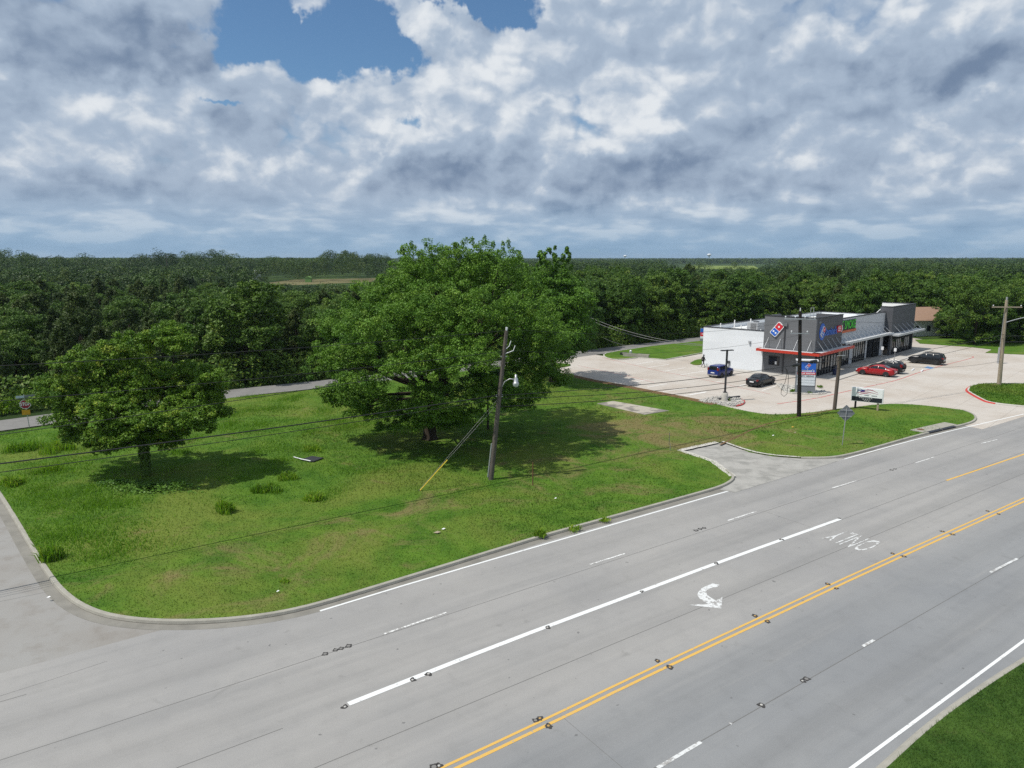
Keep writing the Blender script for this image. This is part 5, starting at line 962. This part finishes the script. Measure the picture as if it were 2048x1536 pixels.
# the big spreading tree in the middle of the lot: outline taken at its own distance
bt = G(860, 880); bx, by = bt.x, bt.y
def at_tree(u, v, Y, bx, by): p = GY(u, v, Y); return (p.x-bx, p.y-by, p.z)
ell = []
for u, v, dY, r, rz in [(860, 560, 0, 4.2, 3.2), (960, 550, 1.5, 4.0, 3.0), (1010, 580, 3, 3.4, 3.0), (780, 610, 0, 3.8, 2.8), (700, 660, 1, 3.2, 2.4), (690, 720, -2, 3.0, 2.0), (760, 680, -6, 3.6, 2.6), (860, 640, -6.5, 4.0, 2.9), (950, 640, -6, 3.8, 2.9), (1040, 650, -3, 3.4, 2.6), (1080, 690, 0, 3.2, 2.4), (1060, 740, 1, 3.0, 1.9), (830, 740, -8, 3.2, 2.0), (720, 770, -6, 2.2, 1.2), (690, 780, -1, 2.0, 1.0), (920, 720, -9, 3.4, 2.1), (880, 590, 7, 4.5, 3.4), (980, 620, 7.5, 4.0, 3.2), (770, 640, 7, 4.0, 3.0), (1070, 680, 7, 3.4, 2.6), (850, 790, -6, 2.2, 1.0), (900, 690, 0, 5.0, 3.2), (1000, 780, -4, 2.6, 1.3), (1050, 790, 0, 2.2, 1.0), (810, 835, -3, 1.6, .8), (905, 850, -2.5, 1.3, .7), (650, 745, 0, 1.8, 1.0), (790, 830, -4, 2.0, 1.0), (850, 850, -4.5, 1.7, .8), (920, 850, -3.5, 1.5, .8), (700, 800, -3, 1.7, .8), (660, 790, -2, 1.2, .7), (970, 800, -5, 2.4, 1.2), (1050, 790, -3, 2.2, 1.1), (1100, 760, 2, 2.2, 1.2), (1030, 815, 0, 1.8, .8), (760, 810, 0, 2.4, 1.2), (900, 790, 3, 3.4, 1.6), (990, 760, 5, 3.2, 1.6), (730, 720, 3, 3.2, 2.0), (835, 848, -5, 1.8, .9), (885, 838, -6, 1.8, .9), (860, 815, -7, 2.2, 1.1), (930, 830, -5, 1.7, .9), (780, 855, -2, 1.3, .7), (740, 800, -4, 1.8, .9), (715, 825, -3, 1.4, .7), (745, 835, -2.5, 1.2, .6), (690, 812, -2, 1.2, .6), (665, 800, -1, 1.1, .5)]:
    x, y, z = at_tree(u, v, by+dY, bx, by); ell.append((x, y, z, r, r, rz))
cl = fill_ellipsoids(ell, 3500, .46, .47, .38, .6)
sp = []                                    # upright feathery leaders along the top
for u, v in [(808, 500), (822, 492), (851, 494), (860, 500), (905, 494), (930, 490), (950, 484), (962, 480), (985, 490), (1000, 492), (1020, 488), (1040, 512), (780, 545), (760, 560), (880, 505), (1060, 535), (735, 580)]:
    x, y, z = at_tree(u, v, by+random.uniform(-2, 3), bx, by)
    for q in range(6): sp.append((x+random.uniform(-.35, .35), y+random.uniform(-.3, .3), z-.1-q*.62, .20+.15*q, .42, .55))
make_tree('pecan_tree', np.vstack([cl, np.array(sp)]), 115, .155, 'pecan', 4.6, .55, 'largest tree, broad dense crown over the grass behind the leaning pole', 'tree', (bx, by, .1), limbs=40, flare=1.6)
# slim second stem under it
t2 = G(976, 861); ell = [(0, 0, 4.6, 1.6, 1.6, 1.0), (1.6, .5, 3.6, 1.5, 1.5, .8), (-1.2, .3, 5.4, 1.4, 1.4, .9)]
make_tree('young_tree', fill_ellipsoids(ell, 50, .6, .35, .2), 80, .24, 'pecan', 3.6, .10, 'slim young tree in the shade beneath the largest crown', 'tree', (t2.x, t2.y, .1), limbs=8)
# the tree behind it on the car park side
x2, y2 = 5.2, 89.0; ell = []
for u, v, dY, r, rz in [(1105, 575, 0, 3.4, 2.4), (1130, 620, -3, 3.8, 3.0), (1120, 670, -4, 3.8, 2.6), (1080, 590, 2, 4, 3), (1145, 660, 2, 3.4, 2.8), (1110, 715, -3, 2.8, 1.6), (1060, 640, 0, 4, 3.2), (1120, 590, 4, 3.4, 2.6), (1150, 700, 1, 2.4, 1.4)]:
    x, y, z = at_tree(u, v, y2+dY, x2, y2); ell.append((x, y, z, r, r, rz))
cl = fill_ellipsoids(ell, 800, .68, .42, .42); sp = []
for u, v in [(1075, 505), (1085, 512), (1098, 500), (1110, 496), (1125, 498), (1134, 503), (1118, 512), (1092, 520)]:
    x, y, z = at_tree(u, v, y2+random.uniform(-1, 2), x2, y2)
    for q in range(9): sp.append((x+random.uniform(-.7, .7), y+random.uniform(-.5, .5), z-.1-q*.42, random.uniform(.16, .36), random.uniform(.2, .4), .5))
make_tree('pecan_tree', np.vstack([cl, np.array(sp)]), 90, .27, 'pecan', 5, .45, 'tall tree with thin upper twigs, right behind the largest tree by the car park', 'tree', (x2, y2, .1), limbs=24)
# the small round tree on the left
lt = G(293, 955); lx, ly = lt.x, lt.y; ell = []
for u, v, dY, r, rz in [(115, 800, -.5, 1.7, 1.3), (165, 738, 0, 2.0, 1.5), (238, 716, 1, 1.8, 1.4), (330, 696, .5, 1.6, 1.6), (346, 672, .8, 1.2, 1.0), (360, 690, -.5, 1.1, .9), (360, 690, -.5, .6, .5), (420, 765, 0, 1.25, 1.1), (415, 830, -.5, 1.6, 1.2), (205, 830, -2.2, 1.9, 1.3), (130, 845, -1, 1.4, .9), (205, 880, -1.5, 1.3, .8), (370, 845, -1.5, 1.7, 1.0), (265, 760, 3, 2.6, 1.9), (350, 770, 3, 2.2, 1.6), (180, 800, 3, 2.2, 1.7), (95, 775, .5, 1.1, .8), (440, 835, .5, .8, .6), (260, 845, 2, 2.2, 1.3), (205, 905, -1.2, .5, .35), (235, 895, -.6, .6, .4), (340, 870, 1, 1.3, .7), (150, 875, -1, 1.2, .7), (240, 870, -2.5, 1.5, .8), (310, 850, -2.8, 1.7, 1.0), (390, 860, 0, 1.2, .7), (270, 690, 0, 1.4, 1.0), (240, 810, 0, 2.6, 1.7), (180, 810, .5, 2.0, 1.5), (280, 850, 0, 2.2, 1.2), (380, 810, .5, 1.7, 1.3), (220, 880, .5, 1.6, .9), (330, 868, -.5, 1.4, .8), (290, 765, 1.2, 2.3, 1.7), (250, 800, .8, 2.3, 1.6), (335, 800, .8, 2.1, 1.6), (365, 755, 1.5, 1.6, 1.3), (265, 888, -.4, 1.2, .7), (330, 885, .2, 1.2, .7), (190, 780, 1, 1.9, 1.5), (415, 795, .3, 1.3, 1.2), (290, 840, -1, 1.7, 1.0)]:
    x, y, z = at_tree(u, v, ly+dY, lx, ly); ell.append((x, y, z, r, r, rz))
make_tree('round_tree', fill_ellipsoids(ell, 1900, .38, .52, .45, .55), 125, .155, 'sweet', 3.0, .22, 'small round yellowish green tree with ivied trunk at the left of the lot', 'tree', (lx, ly, .1), limbs=26, ivy=1500, lean=(-.1, 0))
# woodland kinds
def broad_proto(i, Hh, Rr):
    ell = [(0, 0, Hh*.60, Rr*.75, Rr*.75, Hh*.36), (0, 0, Hh*.32, Rr*.8, Rr*.8, Hh*.28), (0, 0, Hh*.14, Rr*.6, Rr*.6, Hh*.12)]
    for k in range(7): a = 6.28*k/7+random.random(); q = Rr*random.uniform(.35, .7); ell.append((q*math.cos(a), q*math.sin(a), Hh*random.uniform(.35, .84), Rr*random.uniform(.34, .5), Rr*random.uniform(.34, .5), Hh*random.uniform(.12, .18)))
    return make_tree('broadleaf_tree', fill_ellipsoids(ell, 220, Rr*.14, .47, .6), 120, .27, 'wood', Hh*.42, .2, limbs=10)
def cedar_proto(i, Hh, Rr):
    cl = []
    for k in range(150):
        f = random.random()**1.25*.97; a = random.uniform(0, 6.28); q = Rr*(1-f)**.58*random.uniform(.55, 1.05)*(1+.2*math.sin(3*a+i)); z = Hh*(.05+.93*f); cl.append((q*math.cos(a), q*math.sin(a), z, Rr*.17*(1.15-f*.6), Rr*.15, random.uniform(.2, .8)))
    cl.append((0, 0, Hh*.97, Rr*.06, Hh*.05, .5))
    return make_tree('cedar_tree', np.array(cl), 90, .28, 'cedar', Hh*.7, .14, limbs=6)
BP = [broad_proto(i, 10, r) for i, r in enumerate((4.3, 5.0, 4.7, 5.5, 4.0))]; CP = [cedar_proto(i, 10, r) for i, r in enumerate((3.5, 4.1, 3.2))]
used = set()
# where trees stand: everything beyond the back road, clear of the fields, the shop ground and the house
BLs = [Vector(p) for p in smooth_line(backline)]
def road_side(x, y):
    best = 1e9; sgn = 1; p = Vector((x, y))
    for a, b in zip(BLs, BLs[1:]):
        d = b-a; f = max(0, min(1, (p-a).dot(d)/d.length_squared)); q = a+d*f; L = (p-q).length
        if L < best: best = L; sgn = 1 if d.x*(y-a.y)-d.y*(x-a.x) > 0 else -1
    return best*sgn
def px(x, y): return 1024+F*x/(y*math.cos(PIT)+H*math.sin(PIT))
def allowed(x, y):
    u = px(x, y); s = (Vector((x, y, 0))-BC).dot(E1); t = (Vector((x, y, 0))-BC).dot(E2)
    rsd = road_side(x, y)
    if x < 62 and rsd < 4.6+(3.5 if x < -44 else 0): return False
    if x < -58 and y < 92: return rsd > 16 and random.random() < .9
    if x >= 62:
        if -60 < s < 46 and t < 22: return False
        if y < 127.5 or t < -14: return False
        if abs(rsd) < 4: return False
    if 538 < u < 775 and 330 < y < 486: return False
    if 508 < u < 520 and 300 < y < 484: return False
    if 1330 < u < 1560 and 560 < y < 1900: return False
    if (Vector((x, y))-Vector((hp.x+3.6, hp.y+7))).length < 9: return False
    if 1765 < u < 1932 and y < hp.y+9: return False
    return True
cand = []
def poisson(x0, x1, y0, y1, rad, want):
    cell = {}; out = []
    for _ in range(want):
        x = random.uniform(x0, x1); y = random.uniform(y0, y1)
        if abs(px(x, y)-1024) > 1130 or not allowed(x, y): continue
        r = rad*(1 if y < 160 else 1.12); i, j = int(x//6), int(y//6); ok = True
        for a in (-1, 0, 1):
            for b in (-1, 0, 1):
                for (qx, qy) in cell.get((i+a, j+b), ()):
                    if (qx-x)**2+(qy-y)**2 < r*r: ok = False
        if ok: cell.setdefault((i, j), []).append((x, y)); out.append((x, y))
    return out
cand = poisson(-170, 210, 60, 260, 5.7, 9000)
cand.sort(key=lambda p: math.hypot(*p))
near = cand[:320]; rest = cand[320:]
edge_n = {}; near.sort(key=lambda p: px(*p))
def height(x, y):
    u = px(x, y); d = math.hypot(x, y)
    h = random.uniform(7.6, 11.4) if u < 700 else random.uniform(8.5, 14.2)
    if 400 < u < 540 and d < 110: h = random.uniform(12, 13.5)
    if u < 420 and d < 110: h = random.uniform(7.5, 10)
    if 500 < u < 775: h = min(h, max(3, 15.2-.0405*y))
    if u > 1860 and d < 185: h = random.uniform(10.5, 13)
    return h
nb = [0]*len(BP); ncd = [0]*len(CP)
for (x, y) in near:
    u = px(x, y); h = height(x, y); d = math.hypot(x, y)
    ced = random.random() < (.72 if u < 400 else .25 if u < 800 else .10)
    zone = 'beyond the back road' if u < 480 else 'behind the largest tree' if u < 1150 else 'across the back road from the white shop wall' if u < 1500 else 'behind the shop roof' if u < 1830 else 'at the right beyond the car park'
    depth = 'at the wood edge' if d < 125 else 'deep in the wood' if d > 165 else 'in the middle of the wood'
    k = (CP if ced else BP); i = random.randrange(len(k)); s = h/10
    zone = zone.replace('across the back road from the white shop wall', 'beyond the white shop wall')
    lab = (('dark feathery cedar ' if ced else 'leafy green tree ')+depth+' '+zone); grp = ('cedars ' if ced else 'broadleaf trees ')+depth+' '+zone
    if depth == 'at the wood edge':
        kk = ('cedar' if ced else 'green tree', zone); edge_n[kk] = edge_n.get(kk, 0)+1; nth = edge_n[kk]
        ORD = 'first second third fourth fifth sixth seventh eighth ninth tenth eleventh twelfth thirteenth fourteenth fifteenth sixteenth seventeenth eighteenth nineteenth twentieth'.split()
        lab = (ORD[nth-1] if nth <= 20 else str(nth)+'th')+' '+kk[0]+' from the left along the wood edge '+zone
    w_ = s*random.uniform(.85, 1.15)
    key = (ced, i)
    if key not in used: used.add(key); o = k[i]; o.location = (x, y, -.06); o.rotation_euler.z = random.uniform(0, 6); o.scale = (w_, w_, s); tag(o, lab, 'tree', grp)
    else: dup(k[i], (x, y, -.06), random.uniform(0, 6), (w_, w_, s), lab, grp)
    (o if False else None)
q = G(1948, 689); dup(BP[3], (q.x, q.y, -.06), 1.1, (1.15, 1.15, 1.25), 'large leafy tree standing before the right end of the small white house', 'trees at the far corner of the car park')
q = G(1893, 676); dup(BP[1], (q.x, q.y, -.06), 2.4, (.6, .6, .62), 'small leafy tree against the right end of the house', 'trees at the far corner of the car park')
# the rest of the woods, out to the skyline, is one mass of foliage
V = []; T = []; SZ = []; NN = []
def mass(x, y, h, r, n, size, t):
    k = 8; d0 = unit(rng.normal(size=(k, 3))+(0, 0, .25)); c = np.array((x, y, h*.52))+d0*np.array((r*.62, r*.62, h*.30)); c[0] = (x, y, h*.82); lr = rng.uniform(.30, .46, k)*r; j = rng.integers(0, k, n)
    d = unit(rng.normal(size=(n, 3))+(0, 0, .35)); P = c[j]+d*(rng.uniform(.6, 1, n)**.5*lr[j])[:, None]*(1, 1, .85); P[:, 2] = np.maximum(P[:, 2], .2)
    V.append(P); NN.append(unit(d*.6+rng.normal(size=(n, 3))*.5+(0, 0, .4))); SZ.append(rng.uniform(.7, 1.4, n)*size); T.append(np.clip(t+rng.normal(0, .12, n), 0, 1))
for (x, y) in rest: h = height(x, y); mass(x, y, h, h*.36, 760, .46, random.uniform(.1, .7))
d = 215.
while d < 6800:
    step = 8.5 if d < 480 else d*.0160
    da = (10.5 if d < 480 else 12+d*.007)/d
    a = -.70+random.uniform(0, da)
    while a < .70:
        dd = d*random.uniform(.99, 1.01)+random.uniform(0, step*.6); x = dd*math.sin(a); y = dd*math.cos(a); a += da*random.uniform(.75, 1.3)
        if not allowed(x, y): continue
        u = px(x, y); big_ = max(1, dd/700)
        h = random.uniform(7.5, 13.5) if dd < 1200 else random.uniform(8, 14.5)
        if u < 780 and 330 < dd < 500: h = random.uniform(9, 13) if dd < 480 else h
        if u < 780 and 500 <= dd < 640: h = random.uniform(15.5, 19)+3.4*math.sin(a*31+1)+2.4*math.sin(a*83)+random.choice((0, 0, 0, 2.5))
        if u < 780 and dd >= 640: h = random.uniform(13, 17)
        if 500 < u < 775 and dd < 420: h = min(h, max(2.6, 15.2-.0395*y)*random.uniform(.8, 1.15))
        if 1330 < u < 1560 and dd < 560: h = min(h, random.uniform(6.0, 8.2))
        if u > 1560 and dd > 900: h += random.uniform(0, 3)
        r = (6.5 if u < 780 and 500 <= dd < 640 else random.uniform(3.6, 7.2))*(1 if dd < 480 else .9+dd*.00055)
        n = int(760 if dd < 350 else 620 if dd < 640 else 170 if dd < 1300 else 60)
        mass(x, y, h, r, n, (.52 if dd < 350 else .58 if dd < 640 else 1.1 if dd < 1300 else .0013*dd), random.uniform(.0, .95))
    d += step
V = np.concatenate(V); NN = np.concatenate(NN); vv, ff = leaf_quads(V, NN, np.concatenate(SZ), .7)
me = np_mesh('distant_wood', vv, ff, ['farwood'], np.concatenate(T)); o = bpy.data.objects.new('distant_wood', me); C.objects.link(o); tag(o, 'far woods running together to the skyline', 'woodland', None, 'stuff')
# undergrowth along the wood edge
P = []
for a, b in zip(BLs, BLs[1:]):
    L = (b-a).length; nn = Vector((-(b-a).y, (b-a).x)).normalized(); n = int(L*150)
    for _ in range(n): q = a.lerp(b, random.random())+nn*(2.9+abs(random.gauss(0, 1.6))+(2.5 if a.x < -46 else 0)); P.append((q.x, q.y, random.random()**1.4*3.6))
P = np.array(P); vv, ff = leaf_quads(P, unit(rng.normal(size=(len(P), 3))+(0, 0, .6)), rng.uniform(.2, .55, len(P)), .6); me = np_mesh('undergrowth', vv, ff, ['wood'], rng.uniform(.2, .95, len(P))); o = bpy.data.objects.new('undergrowth', me); C.objects.link(o); tag(o, 'low leafy undergrowth along the edge of the back road', 'undergrowth', None, 'stuff')
# grass: blades over the lawns, thicker and finer close by
def blades(name, poly, n, h0, h1, w, z, label, near_bias=True, m='blade'):
    Pg = np.array(poly); lo, hi = Pg.min(0), Pg.max(0); lo[0] = max(lo[0], -60); hi[0] = min(hi[0], 80); q = rng.uniform(lo, hi, (n*6, 2)); q = q[inside(q, poly) & ~inside(q, SLAB)]
    if near_bias: dd = np.hypot(q[:, 0], q[:, 1]); q = q[rng.random(len(q)) < np.clip((30/dd)**2, .03, 1)]
    q = q[:n]; k = len(q); a = rng.uniform(0, 6.28, k); dd = np.hypot(q[:, 0], q[:, 1]); ww = w*rng.uniform(.6, 1.4, k)*np.clip(dd/35, .7, 2); hh = rng.uniform(h0, h1, k)
    tall = np.clip(np.sin(q[:, 0]*.35+1)*np.sin(q[:, 1]*.3+2)+np.sin(q[:, 0]*.11+q[:, 1]*.17), 0, 1.6); hh = hh*(1+.7*tall)
    ln = rng.normal(0, .5, (k, 2))*hh[:, None]; B = np.column_stack([q, np.full(k, z)]); U = np.column_stack([np.cos(a), np.sin(a), np.zeros(k)])*ww[:, None]
    Vv = np.stack([B-U, B+U, B+np.column_stack([ln, hh])], 1).reshape(-1, 3); me = np_mesh(name, Vv, np.arange(3*k).reshape(k, 3), [m], rng.uniform(0, 1, k)); o = bpy.data.objects.new(name, me); C.objects.link(o); return tag(o, label, 'grass', None, 'stuff')
blades('grass', LAWN, 230000, .03, .085, .02, .11, 'short mown grass over the corner lot')
blades('grass', [G2(*p) for p in [(1730, 1590), (1775, 1541), (1863, 1458), (1953, 1391), (2050, 1329), (2300, 1172), (2700, 955), (3000, 1100), (2400, 1590)]], 150000, .05, .16, .010, .085, 'dark grass of the near verge', True, 'vblade')
blades('grass', ISL, 9000, .05, .11, .035, .11, 'short grass of the entrance island', False)
# rougher uncut patches toward the back and the left of the lot
Q = []
for _ in range(120):
    u, v = random.choice(((random.uniform(-20, 760), random.uniform(850, 1010)), (random.uniform(450, 800), random.uniform(785, 870)), (random.uniform(20, 260), random.uniform(930, 1130))))
    p = G(u, v); k = random.randrange(120, 420); Q.append(np.column_stack([rng.normal(p.x, random.uniform(.4, 1.5), k), rng.normal(p.y, random.uniform(.4, 1.3), k)]))
Q = np.concatenate(Q); Q = Q[inside(Q, LAWN)]; k = len(Q); a = rng.uniform(0, 6.28, k); hh = rng.uniform(.10, .34, k); B = np.column_stack([Q, np.full(k, .1)]); U = np.column_stack([np.cos(a), np.sin(a), np.zeros(k)])*(.024*rng.uniform(.6, 1.4, k))[:, None]
Vv = np.stack([B-U, B+U, B+np.column_stack([rng.normal(0, .45, (k, 2))*hh[:, None], hh])], 1).reshape(-1, 3); o = bpy.data.objects.new('rough_grass', np_mesh('rough_grass', Vv, np.arange(3*k).reshape(k, 3), ['tallgrass'], rng.uniform(0, .7, k))); C.objects.link(o); tag(o, 'longer uncut grass in patches over the back of the lot', 'grass', None, 'stuff')
# tall grass clumps: each its own thing
def clump(u, v, r, h, n, label, name='grass_clump', leaf='tallgrass', w=.03):
    p = G(u, v); ang = rng.uniform(0, 6.28, n); kt = 9; q = r*.45*rng.random(n)**.7; tc_ = rng.normal(0, .28*r, (kt, 2)); th = rng.uniform(.5, 1.15, kt); ti = rng.integers(0, kt, n); B = np.stack([q*np.cos(ang)+tc_[ti, 0], q*np.sin(ang)*.8+tc_[ti, 1], np.zeros(n)], 1); out = np.stack([np.cos(ang), np.sin(ang), np.zeros(n)], 1)*(q/r)[:, None]*.6+rng.normal(0, .25, (n, 3)); hh = h*rng.uniform(.4, 1.1, n)*th[ti]*(1.15-.6*q/(r*.45)); q = q/.45*1.5; out[:, 2] = 0
    U = unit(np.cross(out+(0, 0, 1.), rng.normal(size=(n, 3))))*w*rng.uniform(.6, 1.4, n)[:, None]; m1 = B+out*hh[:, None]*.35+np.column_stack([np.zeros((n, 2)), hh*.7]); tp = B+out*hh[:, None]*.95+np.column_stack([np.zeros((n, 2)), hh*.85])
    Vv = np.stack([B-U, B+U, m1+U*.8, m1-U*.8, tp], 1).reshape(-1, 3); i = np.arange(n)[:, None]*5; Fq = np.concatenate([i+np.array([[0, 1, 2, 3]]), i+np.array([[3, 2, 4, 4]])])
    me = np_mesh(name, Vv, np.concatenate([i+np.array([[0, 1, 2]]), i+np.array([[0, 2, 3]]), i+np.array([[3, 2, 4]])]), [leaf], np.tile(rng.uniform(.3, 1, n), 3)); o = bpy.data.objects.new(name, me); C.objects.link(o); o.location = (p.x, p.y, .1); return tag(o, label, 'grass clump')
for a in [(448, 1030, .75, 1.0, 500, 'bright clump of tall grass alone in the mown lot'), (545, 985, 1.2, .8, 700, 'wide tall grass clump below the dark debris panel'), (625, 1003, .95, .7, 500, 'tall grass clump right of the widest clump'), (575, 960, .9, .7, 400, 'tall grass clump just under the debris panel'), (108, 1120, .8, 1.1, 450, 'tall yellowish grass clump at the side street kerb'), (28, 972, 1.0, 1.0, 500, 'tall grass clump at the left edge by the kerb'), (100, 945, 1.2, .7, 450, 'low tall-grass clump between left kerb and small tree'), (40, 905, 1.6, 1.0, 700, 'large tall grass thicket near the stop sign'), (115, 900, 1.7, 1.1, 800, 'tall grass thicket left of the small tree under cables'), (150, 880, 1.5, 1.0, 600, 'tall grass thicket behind the small tree crown'), (1084, 1076, .5, .7, 260, 'weed clump growing in the highway kerb'), (1150, 1062, .5, .35, 150, 'low weed clump beside the highway kerb'), (1210, 1045, .45, .3, 130, 'second low weed clump beside the highway kerb'), (620, 905, 1.0, .6, 400, 'grass clump behind the dark debris panel'), (570, 1168, .35, .3, 120, 'small dark weed tuft near the corner kerb')]: clump(*a)
def vine(u, v, rx, n, label):
    p = G(u, v); a = rng.uniform(0, 6.28, n); q = np.abs(rng.normal(0, .45, n)); P = np.stack([rx*q*np.cos(a), rx*.42*q*np.sin(a), .06+rng.random(n)**2*.35*np.exp(-q)], 1); vv, ff = leaf_quads(P, unit(rng.normal(size=(n, 3))*.35+(0, 0, 1.)), rng.uniform(.09, .2, n), .9)
    o = bpy.data.objects.new('vine_patch', np_mesh('vine_patch', vv, ff, ['vine'], rng.uniform(.2, .9, n))); C.objects.link(o); o.location = (p.x, p.y, .1); tag(o, label, 'vine patch')
vine(305, 980, 3.6, 2600, 'broad leafy vine patch under the ivied trunk'); vine(235, 972, 2.0, 800, 'smaller leafy vine patch left of the ivied trunk')
clump(8, 815, 6, 1.3, 2600, 'rough weedy bank across the back road at the left edge', 'weed_bank', 'tallgrass', .08); clump(-40, 800, 8, 1.4, 2200, 'weedy bank running out of frame at the left', 'weed_bank', 'tallgrass', .08)
for u, v in ((1455, 803), (1640, 776), (1618, 787), (1586, 785)): clump(u, v, .45, .4, 120, {1455: 'weed tuft in the gravel by the lamp footing', 1640: 'weed tuft right of the pylon sign', 1618: 'weed tuft at the front foot of the pylon sign', 1586: 'weed tuft left of the pylon sign'}[u], 'weed_tuft', 'pecan', .05)

# ------------------------------------------------------------------ the air
m = bpy.data.materials.new('air'); m.use_nodes = True; nt = m.node_tree; nt.nodes.clear(); om = nt.nodes.new('ShaderNodeOutputMaterial'); pv = nt.nodes.new('ShaderNodeVolumePrincipled')
pv.inputs['Color'].default_value = (.62, .76, .92, 1); pv.inputs['Density'].default_value = .00007; pv.inputs['Anisotropy'].default_value = .2; nt.links.new(pv.outputs[0], om.inputs['Volume']); M['air'] = m
mb = MB(); mb.box((-6500, -320, -1.1), (6500, 7500, 48)); hz = mb.build('haze', 'air'); tag(hz, 'thin bluish air over the whole country', 'haze', None, 'stuff'); hz.display_type = 'WIRE'
